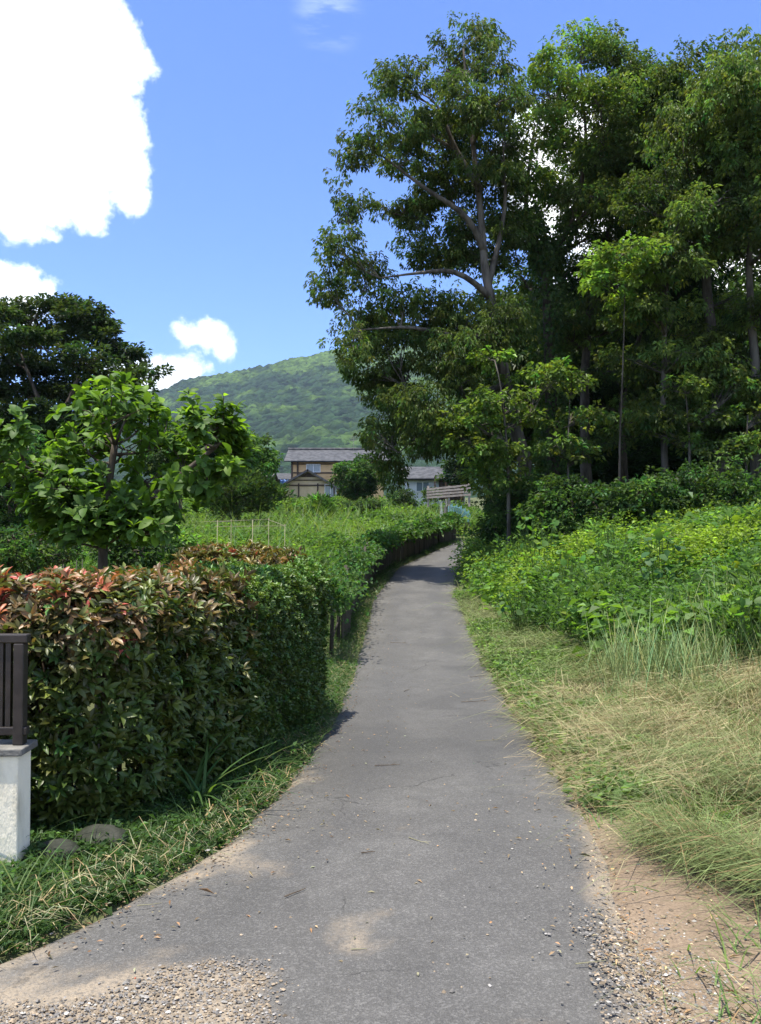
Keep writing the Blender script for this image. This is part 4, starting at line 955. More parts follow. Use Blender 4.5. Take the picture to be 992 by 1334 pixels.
def shx(root, k, zz, fy):
    a = Acc(); c = np.array([(371 - CX) * k, fy - .5, zz(627)]); rgx = np.random.default_rng(3)
    n = 9; U, V_ = np.meshgrid(np.linspace(-1, 1, n), np.linspace(-1, 1, n)); Zq = rgx.normal(0, .06, U.shape)
    Vv = np.stack([c[0] + U * .45, c[1] + Zq - .15 * (1 - V_), c[2] - .2 + V_ * .35 + Zq], -1).reshape(-1, 3); i = (np.arange(n - 1)[:, None] * n + np.arange(n - 1)[None])
    a.add(Vv, Q=np.stack([i, i + 1, i + n + 1, i + n], -1).reshape(-1, 4)); t = a.obj('blue_tarpaulin', BLUE, root, True, loc=np.array(root.location))
    t.modifiers.new('thick', 'SOLIDIFY').thickness = .02
simple_house('grey_shed', 'small grey-roofed shed with a blue tarpaulin left of the tan house', 358, 378, 96, 624, 616, 4.0, WOODD, TILE, o=.4, nr=12, extra=shx)
simple_house('old_shed', 'dull green-roofed outhouse farther left of the blue tarpaulin', 330, 352, 82, 621, 614, 4.0, WOODD, CONC, o=.3, nr=12)

# rails, embankment wall, posts at the bend
D = 54; zb = float(P(590, 650, D)[2]); base = P(585, 650, D)
ra = thing('rail_fence', 'grey wooden rail fence on the bank in front of the white-walled house', 'fence', base)
for px in (558, 585, 611.5):
    a = Acc(); q = P(px, 630 if px > 600 else 633, D); box(a, ((q[0]), D, (q[2] + zb) / 2 - .25), (.13, .13, q[2] - zb + .5)); a.obj('post', WOODG, ra, loc=base)
for i in range(4):
    a = Acc(); l, r = P(556, 637.5 + i * 3.6, D - .1), P(613.5, 632 + i * 4.1, D - .1)
    q = np.array([l, r]); 
    V = []
    for e in q: V += [e + np.array([0, sy * .03, sz * .065]) for sy, sz in ((-1, -1), (1, -1), (1, 1), (-1, 1))]
    a.add(V, Q=[[0, 1, 2, 3], [7, 6, 5, 4], [0, 4, 5, 1], [1, 5, 6, 2], [2, 6, 7, 3], [3, 7, 4, 0]]); a.obj('rail', WOODG, ra, loc=base)
D = 47.5; q0 = gpt(585, D)
wl = thing('retaining_wall', 'dark mossy retaining wall at the bend of the lane', 'wall', q0)
wp = [P(584, 672, 46.5), P(600, 674, 49.0), P(612, 681, 51.5), P(622, 688, 54)]
for i in range(3):
    a = Acc(); u_, v_ = wp[i], wp[i + 1]; zl = min(float(ground_z(u_[0], u_[1])), float(ground_z(v_[0], v_[1]))) - .3
    n2 = norm(np.array([-(v_ - u_)[1], (v_ - u_)[0], 0])) * .3
    V = [[*u_[:2], zl], [*v_[:2], zl], v_, u_]; V = np.array(V, float); V2 = V + n2
    a.add(np.concatenate([V, V2]), Q=[[0, 1, 2, 3], [7, 6, 5, 4], [0, 4, 5, 1], [1, 5, 6, 2], [2, 6, 7, 3], [3, 7, 4, 0]]); a.obj('wall_panel', CONC, wl, loc=q0)
rl = thing('turquoise_railing', 'faded turquoise railing on top of the dark retaining wall', 'railing', wp[0])
a = Acc(); tube(a, [wp[0] + np.array([.1, .2, .55]), wp[1] + np.array([0, .2, .55]), wp[2] + np.array([0, .2, .5])], .03, 6); a.obj('top_rail', TURQ, rl, loc=wp[0])
for i in range(16):
    t = i / 15 * 2; s0, s1 = (wp[0], wp[1]) if t < 1 else (wp[1], wp[2]); p = s0 + (s1 - s0) * (t % 1 if t < 2 else 1) + np.array([0.05, .2, 0])
    a = Acc(); tube(a, [p - np.array([0, 0, .05]), p + np.array([0, 0, .56 + .08 * (i % 3)])], .03, 5); a.obj('baluster', TURQ, rl, loc=wp[0])
gp = gpt(581, 45.2); a = Acc(); tp = P(581, 660, 45.2); tube(a, [gp - np.array([0, 0, .2]), tp], [.13, .11], 8); o = a.obj('concrete_post', COPING, loc=gp); tag(o, 'weathered concrete post where the lane bends out of sight', 'post')
a = Acc(); rgp = np.random.default_rng(6)
po = thing('bundled_stakes', 'bundle of pale thin stakes leaning above the concrete post', 'stakes', gp + np.array([0, .2, 0]))
for i in range(9):
    x = rgp.uniform(-.28, .18); a = Acc(); p0 = gp + np.array([x, .25, .5]); tube(a, [p0, np.array([p0[0] + rgp.normal(0, .08), 45.4, P(581, rgp.uniform(648, 657), 45.4)[2]])], .014, 5); a.obj('stake', WHITEP if i % 2 else STAKE, po, loc=gp + np.array([0, .2, 0]))

# stake fence along the left of the lane, dark
def stake_fence():
    rg = np.random.default_rng(401); ys_ = np.arange(13.0, 45, 1.15); base = np.array([XL(13.) - .35, 13.0, float(ground_z(XL(13.) - .35, 13.))])
    root = thing('stake_fence', 'old dark stake fence half buried in creepers along the left of the lane', 'fence', base)
    tops = []
    for y in ys_:
        x = float(XL(y)) - .38 + rg.normal(0, .04); z = float(ground_z(x, y)); h = 1.0 + rg.uniform(-.1, .15)
        a = Acc(); top = np.array([x + rg.normal(0, .04), y + rg.normal(0, .05), z + h]); tube(a, [np.array([x, y, z - .2]), top], .035, 6); a.obj('stake', WOODD, root, True, loc=base); tops.append(top)
    tops = np.array(tops)
    for f in (.3, .62, .93):
        a = Acc(); tube(a, tops - np.array([0, 0, 1]) * (1 - f)  + rg.normal(size=tops.shape) * .012, .016, 4); a.obj('rail', WOODD, root, True, loc=base)
    for i in range(len(tops) - 1):   # dark boards closing the lower part farther on
        if tops[i, 1] < 14: continue
        for t in (.16, .5, .84):
            p = tops[i] * (1 - t) + tops[i + 1] * t; gz = float(ground_z(p[0], p[1])); a = Acc(); hh = .72 + rg.uniform(-.06, .12)
            rz = math.atan2(tops[i + 1, 1] - tops[i, 1], tops[i + 1, 0] - tops[i, 0]); box(a, (p[0] + .03, p[1], gz + hh / 2 - .05), (.36, .02, hh), rz); a.obj('board', WOODD, root, loc=base)
stake_fence()

# garden: trellis, stakes, sheets
def garden():
    D = 19.0; b = gpt(330, D)
    t = thing('bean_trellis', 'pale bamboo trellis frame standing in the vegetable garden', 'trellis', b)
    for (px, dd, py) in ((283, D, 679), (301, D + 1.4, 678), (329, D, 679), (350, D + 1.4, 676), (371, D, 684)):
        g_ = gpt(px, dd); a = Acc(); tp = P(px + .5, py - 1.5, dd); tube(a, [g_ - np.array([0, 0, .2]), tp], .008, 6); a.obj('pole', STAKE, t, True, loc=b)
    for (p0, p1) in ((P(280, 686, D), P(373, 685, D)), (P(262, 680, D + 1.4), P(352, 676.5, D + 1.4)), (P(283, 680, D), P(301, 679, D + 1.4)), (P(371, 685, D), P(350, 677, D + 1.4))):
        a = Acc(); tube(a, [p0, p1], .007, 6); a.obj('rail', STAKE, t, True, loc=b)
    spots = [(64, 11, 690), (82, 12, 694), (101, 11.5, 704), (107, 12.5, 700), (14, 11, 728), (130, 13, 690), (245, 14, 708), (258, 14.5, 700), (180, 13, 700), (455, 20, 716), (472, 21, 712)]
    labs = ['leftmost tall pale stake standing under the big-leaved tree', 'pale stake second from the left under the big-leaved tree', 'leaning pale stake left of the big-leaved trunk', 'thin stake close beside the leaning one', 'short stake above the red hedge tips at far left',
            'pale stake right beside the big-leaved trunk', 'short stake by the pale bean plant', 'stake between the bean plant and the trellis', 'stake hidden among leaves right of the big-leaved trunk', 'thin stake in the weeds past the hedges', 'thin stake among creepers by the stake fence']
    rg = np.random.default_rng(8)
    for (px, dd, py), lb in zip(spots, labs):
        g_ = gpt(px, dd); a = Acc(); tube(a, [g_ - np.array([0, 0, .2]), P(px + rg.uniform(-2, 2), py, dd)], .009, 5); o = a.obj('garden_stake', STAKE, loc=g_); tag(o, lb, 'stake', 'garden stakes')
    def sheet(name, label, c, sx, sy, h, mat, seed):
        r = np.random.default_rng(seed); n = 14; U, V_ = np.meshgrid(np.linspace(-1, 1, n), np.linspace(-1, 1, n))
        Zq = h * np.sqrt(np.clip(1 - V_ ** 2, 0, 1)) * (1 + .1 * r.normal(size=U.shape)); a = Acc(); i = (np.arange(n - 1)[:, None] * n + np.arange(n - 1)[None])
        a.add(np.stack([U * sx, V_ * sy, Zq], -1).reshape(-1, 3) + c, Q=np.stack([i, i + 1, i + n + 1, i + n], -1).reshape(-1, 4)); o = a.obj(name, mat, smooth=True, loc=c); tag(o, label, 'cover')
        o.modifiers.new('thick', 'SOLIDIFY').thickness = .01
    g_ = gpt(350, 20.5); sheet('plant_cover', 'pale blue tunnel cover behind the trellis', g_ + np.array([0, 0, .05]), .62, .5, .62, PALEB, 1)
    g_ = gpt(312, 20.8); sheet('mulch_cover', 'dark grey tunnel cover beside the pale blue one', g_ + np.array([0, 0, .05]), .75, .5, .5, DARKSH, 2)
    g_ = gpt(105, 14.5); sheet('mulch_cover', 'dark cover in shade under the big-leaved tree', g_ + np.array([0, 0, .05]), .6, .5, .75, DARKSH, 4)
    g_ = gpt(215, 13.5); sheet('plant_cover', 'low pale blue sheet behind the bean plant', g_ + np.array([0, 0, .02]), .5, .4, .35, PALEB, 5)
garden()
print('built', time.time() - T0)

# ------------------------------------------------------------------ ground vegetation
def weeds(name, x, y, h, nleaf, leafL, leafW, base, seed, mat=LEAF, spread=.35, hang=.1, var=.25, tm=LEAF2, bushy=1.0, zoff=0):
    rg = np.random.default_rng(seed); n = len(x); z = ground_z(x, y) + zoff
    h = np.broadcast_to(h, (n,)); t = rg.uniform(.08, 1, (n, nleaf)) ** .8
    lean = rg.normal(0, .12, (n, 1, 2)); ph = rg.uniform(0, 6.28, (n, nleaf)); rr = rg.uniform(.02, 1, (n, nleaf)) * spread * h[:, None] * (1.15 - t * .8) * bushy
    p = np.empty((n, nleaf, 3)); p[..., 0] = x[:, None] + lean[..., 0] * t * h[:, None] + np.cos(ph) * rr; p[..., 1] = y[:, None] + lean[..., 1] * t * h[:, None] + np.sin(ph) * rr
    p[..., 2] = z[:, None] + t * h[:, None]
    dv = np.stack([np.cos(ph), np.sin(ph), rg.normal(.15, .35, ph.shape) - hang], -1)
    nr = np.array([0, 0, 1.]) + rg.normal(size=dv.shape) * .45
    base = np.asarray(base, float); pc = (base if base.ndim == 2 else np.broadcast_to(base, (n, 3))) * np.exp(rg.normal(0, .2, (n, 1)))
    C = np.repeat(pc[:, None], nleaf, 1).reshape(-1, 3); C = C * np.exp(rg.normal(0, var, (len(C), 1)))
    k = np.exp(rg.normal(0, .25, (n, nleaf))).ravel()
    a = Acc(); stamp(a, tm, p.reshape(-1, 3), dv.reshape(-1, 3), nr.reshape(-1, 3), leafL * k, leafW * k, np.clip(C, .005, .8)); return a
def blades(a, x, y, L, W, base, rg, up=1.0, side=.6, tm=DROOP, z=None, var=.22, dirv=None):
    n = len(x); z = ground_z(x, y) if z is None else z
    ph = rg.uniform(0, 6.28, n); dv = np.stack([np.cos(ph) * side, np.sin(ph) * side, np.full(n, up)], -1)
    if dirv is not None: dv = dirv
    nr = np.stack([-np.cos(ph), -np.sin(ph), np.full(n, .4)], -1) if dirv is None else np.array([0, 0, 1.]) + rg.normal(size=(n, 3)) * .3
    if dirv is None: nr = np.stack([-dv[:, 0] * up, -dv[:, 1] * up, dv[:, 0] ** 2 + dv[:, 1] ** 2 + .05], -1)
    base = np.asarray(base, float)
    C = cvar(rg, base, n, var) if base.ndim == 1 else base * np.exp(rg.normal(0, var, (n, 1)))
    k = np.exp(rg.normal(0, .3, n)); stamp(a, tm, np.stack([x, y, z], -1), dv, nr, L * k, W, C)
def scatter(n, x0, x1, y0, y1, rg, fn, pw=0.0):
    """reject-sample points; fn gives acceptance 0..1; density falls with distance by power pw"""
    xs_, ys_ = [], []; tot = 0
    while tot < n:
        m = n * 3
        u = rg.uniform(0, 1, m); y = y0 + (y1 - y0) * u
        if pw == 1: pw = 1.001
        if pw: y = ((y0 ** (1 - pw)) + u * (y1 ** (1 - pw) - y0 ** (1 - pw))) ** (1 / (1 - pw))
        lo = np.maximum(x0, -0.52 * y - 1.0); hi = np.minimum(x1, 0.52 * y + 1.0); x = lo + (hi - lo) * rg.uniform(0, 1, m)
        keep = rg.uniform(0, 1, m) < fn(x, y); xs_.append(x[keep]); ys_.append(y[keep]); tot += keep.sum()
        if len(xs_) > 60: break
    return np.concatenate(xs_)[:n], np.concatenate(ys_)[:n]
YW = lambda x: np.interp(x, [1.2, 1.8, 2.3, 2.6, 3.2, 4.8, 8, 14], [40, 31, 18.5, 14.5, 10.2, 8.3, 6.8, 6.0])
rg = np.random.default_rng(501)
def in_weeds(x, y): return ((x > XR(y) + .15) & (y > YW(x) + fbm(x * .8, y * .8, 91) * 2.0)).astype(float)
WG = np.array((.105, .185, .04))
# weeds on the right bank
x, y = scatter(5600, 1.5, 14, 7, 32, rg, lambda x, y: in_weeds(x, y) * (0.35 + 1.3 * np.clip(fbm(x * .55, y * .55, 92) + .4, 0, 1)), .5)
hh = (.25 + 1.25 * np.clip(fbm(x * .75, y * .75, 93) + .42, 0, 1) ** 1.4) * sstep(y - YW(x), -1.5, 3.0) + .18
tone = fbm(x * .35, y * .35, 94)[:, None]; cb_ = WG * (1 + 1.2 * tone) * np.where(tone + .25 * fbm(x * 2, y * 2, 121)[:, None] > 0.03, np.array((1.45, 1.2, .85)), np.array((.85, .95, 1.15)))
tag(weeds('w', x, y, hh, 21, .084, .05, cb_, 511, hang=.1, spread=.42).obj('weeds', LEAF), kind='stuff')
x, y = scatter(16000, 1.5, 13, 7, 30, rg, in_weeds, .7)
a = Acc(); blades(a, x, y, .55, .011, (.095, .175, .042), rg, 1.0, .35); 
tag(a.obj('grass', LEAF), kind='stuff')
x, y = scatter(900, 1.6, 13, 8, 26, rg, lambda x, y: in_weeds(x, y) * (fbm(x * .5, y * .5, 122) > .02), .5)
tag(weeds('w', x, y, .25 + 1.0 * np.clip(fbm(x * .75, y * .75, 93) + .45, 0, 1), 15, .14, .12, (.105, .19, .045), 514, spread=.6, hang=.25, mat=BROAD).obj('creeping_vine', BROAD), kind='stuff')
x, y = scatter(900, 1.6, 13, 8, 28, rg, lambda x, y: in_weeds(x, y) * (fbm(x * .6, y * .6, 123) > .05), .5)
tag(weeds('w', x, y, .7 + .5 * np.random.default_rng(3).random(len(x)), 40, .11, .02, (.13, .22, .06), 515, spread=.22, hang=-.5).obj('upright_weeds', LEAF), kind='stuff')
# pale tall grass patch
x, y = scatter(6000, 2.4, 7, 7.8, 13.5, rg, lambda x, y: np.exp(-(((x - 4.1) / .95) ** 2 + ((y - 9.7) / .8) ** 2)) * np.clip(.35 + 3 * fbm(x * 1.8, y * 1.8, 120), 0, 1), 0)
a = Acc(); blades(a, x, y, .52, .009, (.20, .265, .105), rg, 1.0, .16, var=.2, tm=tmpl_droop(4, .3)); tag(a.obj('tall_grass', HAY), kind='stuff')
# mown grass and straw
def mown(x, y):
    s = x - XR(y); n1 = fbm(x * 1.1, y * 1.1, 95)
    m = (s > -.03 + .1 * (n1 + .2)) & (y < YW(x) + .9) & (s < 8)
    xe = np.interp(y, [2.4, 3.1, 3.6, 3.9, 4.2, 5, 6], [2.0, 1.85, 1.62, 1.45, 1.27, 1.24, 1.38]) + n1 * .2
    bare = sstep(xe - x, -.16, .06) * sstep(6.2 - y, 0, .8)
    bare2 = sstep(.32 - s + n1 * .5, 0, .25) * sstep(9 - y, 0, 4) * .75
    return m * (1 - np.clip(bare * .97, 0, 1)) * (1 - bare2)
def hay_z(x, y):
    s = x - XR(y); return ground_z(x, y) + np.clip(.02 + .22 * np.clip(fbm(x * 1.3, y * 1.7, 96) * 1.5 + .2, 0, 1), 0, 1) * sstep(s, .1, .9)
x, y = scatter(72000, .7, 9, 2.4, 26, rg, lambda x, y: mown(x, y) * (.06 + .94 * np.clip(.5 + 4 * fbm(x * 2.0, y * 2.0, 97), 0, 1)), 1.0)
n = len(x); th = math.pi * (1.08 + 1.1 * fbm(x * .55, y * .55, 98)) + rg.normal(0, .42, n) + (rg.random(n) < .5) * rg.normal(0, 1.5, n)
dv = np.stack([np.cos(th), np.sin(th) * .8, rg.normal(.08, .22, n)], -1)
mixn = fbm(x * 1.3, y * 1.3, 99) + rg.normal(0, .12, n)
C = np.where((mixn > .04)[:, None], np.array((.33, .285, .155)), np.where((mixn > -.06)[:, None], np.array((.215, .24, .105)), np.array((.145, .19, .065))))
C = np.where((rg.random(n) < .12)[:, None], np.array((.24, .16, .08)), C)
far = sstep(y, 8, 13)[:, None]; C = C * (1 - far) + far * (.35 * C + .65 * np.array((.14, .19, .065)))
a = Acc(); blades(a, x, y, .25 * np.exp(rg.normal(0, .3, n)), .0044 * np.exp(rg.normal(0, .3, n)) * np.clip(y / 7, .8, 1.8), C, rg, dirv=dv, tm=BLADE, z=hay_z(x, y) + rg.uniform(0, .05, n), var=.25); tag(a.obj('mown_grass', HAY), kind='stuff')
x, y = scatter(160, .5, 3, 4.5, 26, rg, lambda x, y: ((x > XR(y) - .75) & (x < XR(y) + .1)) * np.exp((x - XR(y)) * 4), .6)
n = len(x); th = rg.uniform(0, 6.28, n); th = np.where(rg.random(n) < .7, rg.normal(.15, .35, n), th); a = Acc()
blades(a, x, y, .3, .004, (.30, .26, .16), rg, dirv=np.stack([np.cos(th), np.sin(th), rg.normal(0, .02, n)], -1), tm=tmpl_blade(4, .04), z=np.maximum(zroad(y) + .045, ground_z(x, y) + .01)); tag(a.obj('loose_straw', HAY), kind='stuff')
# short green regrowth among the straw
x, y = scatter(22000, .9, 9, 2.5, 26, rg, lambda x, y: mown(x, y) * np.clip(.15 + 3 * fbm(x * .8 + 4, y * .8, 100), .04, 1), .9)
a = Acc(); blades(a, x, y, .14, .008, (.12, .2, .05), rg, .8, .6, z=hay_z(x, y) - .02); tag(a.obj('short_grass', LEAF), kind='stuff')
x, y = scatter(2600, 1.2, 7, 5, 27, rg, lambda x, y: mown(x, y) * np.clip(4 * fbm(x * .7, y * .7 + 9, 103), 0, 1), .7)
tag(weeds('w', x, y, .16, 14, .055, .032, (.12, .19, .06), 512, spread=.9).obj('ground_cover', LEAF), kind='stuff')
# left verge
def verge(x, y):
    q = XL(y) - x; fx = np.interp(y, [0, 4.3, 4.8, 6.2, 8.7, 12, 45], [-1.75, -1.75, -1.45, -.97, -.62, -1.0, 1.5]); 
    return ((q > -.02 + .12 * fbm(x * 2.2, y * 2.2, 104)) & (x > fx - .5) & (q < np.where(y < 9.5, 2.5, .9))).astype(float)
x, y = scatter(17000, -3.2, 5, 2.6, 40, rg, verge, 1.1)
a = Acc(); blades(a, x, y, np.where(y < 6.5, .11, .17), .006, (.06, .115, .03), rg, .8, .6); tag(a.obj('verge_grass', LEAF), kind='stuff')
x, y = scatter(3400, -3.2, 5, 2.6, 42, rg, lambda x, y: verge(x, y) * np.clip(.4 + 2 * fbm(x, y, 105), 0, 1), 1.0)
tag(weeds('w', x, y, np.random.default_rng(1).uniform(.05, .2, len(x)) * np.where(y < 6.5, .4, 1), 11, .032, .02, (.05, .1, .028), 513, spread=.7).obj('verge_weeds', LEAF), kind='stuff')
x, y = scatter(420, -3.2, 3, 2.6, 20, rg, lambda x, y: verge(x, y) * np.clip(4 * fbm(x * 1.5, y * 1.5, 125), 0, 1), 1.0)
a = Acc(); blades(a, x, y, .27, .006, (.09, .15, .045), rg, .8, .55, tm=tmpl_droop(5, .55)); tag(a.obj('long_grass', LEAF), kind='stuff')
x, y = scatter(1500, -3, 4, 2.6, 30, rg, lambda x, y: verge(x, y) * (XL(y) - x < .3 + .3 * fbm(x, y, 106)), 1.2)
n = len(x); th = rg.uniform(0, 6.28, n); a = Acc(); blades(a, x, y, .15, .0045, (.28, .25, .14), rg, dirv=np.stack([np.cos(th), np.sin(th), rg.normal(.05, .12, n)], -1), tm=BLADE, z=ground_z(x, y) + rg.uniform(.01, .06, n)); tag(a.obj('dry_grass', HAY), kind='stuff')
# field on the left, rising to the houses
def field(x, y): return ((x < XL(y) - .85) & (y > 9.6)).astype(float)
x, y = scatter(8500, -30, 8, 9.6, 95, rg, field, 1.25)
tone = fbm(x * .16, y * .16, 107)[:, None]; t2 = fbm(x * .5, y * .5, 108)
hh = (.35 + .9 * np.clip(t2 + .35, 0, 1)) * np.clip(.8 + .012 * y, 0, 1.7)
hh = np.where((y < 22) & (x > XL(y) - 2.6), np.clip(hh, .6, 1.1), hh); hh = np.where((y < 16) & (x < XL(y) - 2.6), hh * .6, hh)
near = np.clip(y / 22, 1, 2.6)
cb_ = np.array((.075, .145, .032)) * (1 + 1.2 * tone) * np.where(tone > .04, np.array((1.3, 1.12, .85)), 1.)
sc = near
for lo, hi, L in ((0, 22, .085), (22, 45, .15), (45, 200, .26)):
    k = (y >= lo) & (y < hi)
    tag(weeds('w', x[k], y[k], hh[k], 18 if hi < 30 else 16, L, L * .55, cb_[k], 520 + lo, spread=.42, hang=.05).obj('field_weeds', LEAF), kind='stuff')
x, y = scatter(9000, -10, 7, 9.6, 60, rg, lambda x, y: field(x, y) * np.clip(.3 + 2.5 * fbm(x * .3, y * .3, 109), 0, 1), 1.1)
a = Acc(); blades(a, x, y, .75 + .012 * y, .009 + .0008 * y, (.11, .17, .05), rg, 1.0, .35); tag(a.obj('field_grass', LEAF), kind='stuff')
# creepers over the stake fence
m = 15000; y = 12.2 + 33 * rg.uniform(0, 1, m) ** 1.3; x = XL(y) - .4 + rg.normal(0, .17, m); hz = .55 + .75 * np.sqrt(rg.uniform(0, 1, m)) * (.8 + .5 * fbm(y * .9, y * 0, 110) * 2)
keep = rg.random(m) < np.where(hz < .85, .2, 1); x, y, hz = x[keep], y[keep], hz[keep]; m = len(x)
pos = np.stack([x, y, ground_z(x, y) + hz], -1); dv = rvec(rg, m) + np.array([.5, -.3, -.3]); a = Acc()
kk = np.clip(y / 16, 1, 2.2); stamp(a, LEAF2, pos, dv, np.array([.3, -.2, .8]) + rg.normal(size=(m, 3)) * .5, .085 * kk, .06 * kk, cvar(rg, (.06, .125, .03), m, .28)); tag(a.obj('creepers', LEAF), kind='stuff')
print('veg', time.time() - T0)

x, y = scatter(950, 5, 32, 29, 46, rg, lambda x, y: (x > XR(y) + 2.5).astype(float), 0)
tag(weeds('w', x, y, np.random.default_rng(4).uniform(1.2, 3.0, len(x)), 40, .28, .14, (.03, .06, .02), 530, spread=.4).obj('undergrowth', LEAF), kind='stuff')
# broad-leaved plants on the bank, each leaf a part
ROUND = tmpl_leaf12(((.2, .42), (.5, .55), (.8, .34)), .1, .12)
BP = [(700, 690, 17.5, .9, 46, .17, (.085, .17, .035), 'mound of round-leaved creeper against the dark shrubs nearest the lane'), (860, 722, 13.5, .55, 40, .16, (.06, .135, .045), 'blue-green broad-leaved plant in the middle of the bank'),
      (972, 765, 10.6, .6, 34, .15, (.14, .22, .035), 'yellow-green large-leaved plant at the right edge of the bank'), (676, 785, 14.5, .4, 24, .13, (.06, .12, .045), 'small dark broad-leaved plant at the edge of the mown strip'),
      (765, 790, 12.6, .35, 18, .15, (.12, .22, .045), 'single pale broad-leaved plant low in front of the weeds'), (960, 690, 14.5, .7, 44, .15, (.1, .185, .035), 'leafy creeper mound high on the right of the bank'),
      (800, 705, 15.5, .6, 40, .15, (.095, .185, .04), 'light green creeper mound under the straight dark trunk'), (905, 800, 10.3, .45, 26, .12, (.11, .19, .045), 'broad-leaved weed among the pale tall grass'), (740, 740, 14.8, .5, 36, .13, (.1, .2, .04), 'bright leafy mound in the middle of the weeds'),
      (985, 850, 8.9, .5, 26, .12, (.09, .17, .045), 'broad-leaved weed at the right edge below the yellow-green plant')]
for i, (px, py, dd, h, nl, L, cc, lb) in enumerate(BP):
    r = np.random.default_rng(600 + i); c = P(px, py, dd); gz = float(ground_z(c[0], c[1])); b = np.array([c[0], c[1], gz]); root = thing('broadleaf_plant', lb, 'plant', b)
    top = max(c[2] + .3, gz + h + .25); dv = rvec(r, nl); dv[:, 2] = np.abs(dv[:, 2]); dv[:, 1] -= .4; dv = norm(dv); hgt = top - gz
    pos = b + np.array([0, 0, hgt * .45]) + dv * np.array([.5 * h + .12, .4 * h + .1, hgt * .55]); a = Acc()
    for q in pos: tube(a, [b, (b + q) / 2 + r.normal(size=3) * .03, q], .005, 4, cap=False)
    a.obj('stems', LEAF, root, loc=b); a = None
    for me in root.children: pass
    D = dv * .8 + r.normal(size=dv.shape) * .45; D[:, 2] -= .35; NN = dv + np.array([0, 0, .7]) + r.normal(size=dv.shape) * .3
    Ls = L * r.uniform(.6, 1.15, nl); leaf_objects(root, b, ROUND, pos, D, NN, Ls, Ls * .85, cvar(r, cc, nl, .18), BROAD, nvar=8)
for o in list(bpy.data.objects):
    if o.name.startswith('stems') and o.parent and o.parent.name.startswith('broadleaf'):
        at = o.data.attributes['col']; at.data.foreach_set('color', np.tile(np.array([.1, .16, .05, 1], np.float32), len(o.data.vertices)))
# strap-leaved clump at the hedge foot
def strap(px, py, dd, n, L, W, cc, label, seed):
    r = np.random.default_rng(seed); b = gpt(px, dd); root = thing('strap_leaf_plant', label, 'plant', b); tm = tmpl_droop(6, .75)
    ph = r.uniform(0, 6.28, n); D = np.stack([np.cos(ph) * .6, np.sin(ph) * .6, r.uniform(.7, 1.4, n)], -1); D[:, :2] += np.array([.25, -.2]); D = norm(D)
    NN = np.stack([-D[:, 0] * D[:, 2], -D[:, 1] * D[:, 2], D[:, 0] ** 2 + D[:, 1] ** 2 + .02], -1); Ls = L * r.uniform(.6, 1.2, n)
    leaf_objects(root, b, tm, np.repeat(b[None], n, 0) + r.normal(size=(n, 3)) * np.array([.03, .03, 0]), D, NN, Ls, np.full(n, W), cvar(r, cc, n, .2), LEAF, nvar=6)
strap(262, 1040, 5.15, 22, .5, .022, (.07, .14, .04), 'arching strap-leaved clump at the foot of the bronze hedge', 1)
strap(330, 1010, 6.0, 18, .4, .014, (.08, .14, .04), 'thin arching grass clump where the two hedges meet the verge', 2)
strap(30, 1190, 3.55, 26, .26, .008, (.1, .16, .05), 'tuft of grass under the end of the cream wall', 3)
strap(960, 1130, 4.2, 30, .24, .008, (.15, .24, .06), 'bright grass tuft at the right edge of the dirt', 4)

# ------------------------------------------------------------------ stones, gravel, twigs
def ico():
    t = (1 + 5 ** .5) / 2
    V = np.array([[-1, t, 0], [1, t, 0], [-1, -t, 0], [1, -t, 0], [0, -1, t], [0, 1, t], [0, -1, -t], [0, 1, -t], [t, 0, -1], [t, 0, 1], [-t, 0, -1], [-t, 0, 1]], float) / 1.9
    F = np.array([[0, 11, 5], [0, 5, 1], [0, 1, 7], [0, 7, 10], [0, 10, 11], [1, 5, 9], [5, 11, 4], [11, 10, 2], [10, 7, 6], [7, 1, 8], [3, 9, 4], [3, 4, 2], [3, 2, 6], [3, 6, 8], [3, 8, 9], [4, 9, 5], [2, 4, 11], [6, 2, 10], [8, 6, 7], [9, 8, 1]])
    return V, F
IV, IF = ico()
GV = np.array([[1, 0, 0], [.31, .95, 0], [-.81, .59, 0], [-.81, -.59, 0], [.31, -.95, 0], [.1, 0, .9], [0, 0, -.9]]); GF = np.array([[i, (i + 1) % 5, 5] for i in range(5)] + [[(i + 1) % 5, i, 6] for i in range(5)])
def gravel(a, x, y, z, size, C, rg):
    n = len(x); s = size * np.exp(np.clip(rg.normal(0, .42, n), -1, .9)); V = GV[None] * (1 + rg.normal(0, .2, (n, 7, 1))) * np.stack([s * rg.uniform(.8, 1.3, n), s * rg.uniform(.7, 1.1, n), s * rg.uniform(.45, .8, n)], -1)[:, None]
    an = rg.uniform(0, 6.28, n); c_, s_ = np.cos(an)[:, None], np.sin(an)[:, None]
    X_ = V[..., 0] * c_ - V[..., 1] * s_; Y_ = V[..., 0] * s_ + V[..., 1] * c_
    V = np.stack([X_ + x[:, None], Y_ + y[:, None], V[..., 2] + (z + s * rg.uniform(-.25, .3, n))[:, None]], -1)
    a.add(V.reshape(-1, 3), T=(GF[None] + (np.arange(n) * 7)[:, None, None]).reshape(-1, 3), C=np.repeat(C, 7, 0))
def top_z(x, y):
    on = (x > XL(y)) & (x < XR(y)); return np.where(on, road_z(x, y), ground_z(x, y))
rg = np.random.default_rng(701)
def stonecol(n, rg, warm=.3):
    k = rg.random((n, 1)); return np.where(k < warm, np.array((.215, .17, .12)), np.where(k < .9, np.array((.165, .155, .145)), np.array((.28, .265, .24)))) * np.exp(rg.normal(0, .28, (n, 1)))
a = Acc()
def pxy(px, py):  # point of the flat near ground under a pixel
    r = ray(px, py); t = -EYE / r[2]; return r[0] * t, r[1] * t
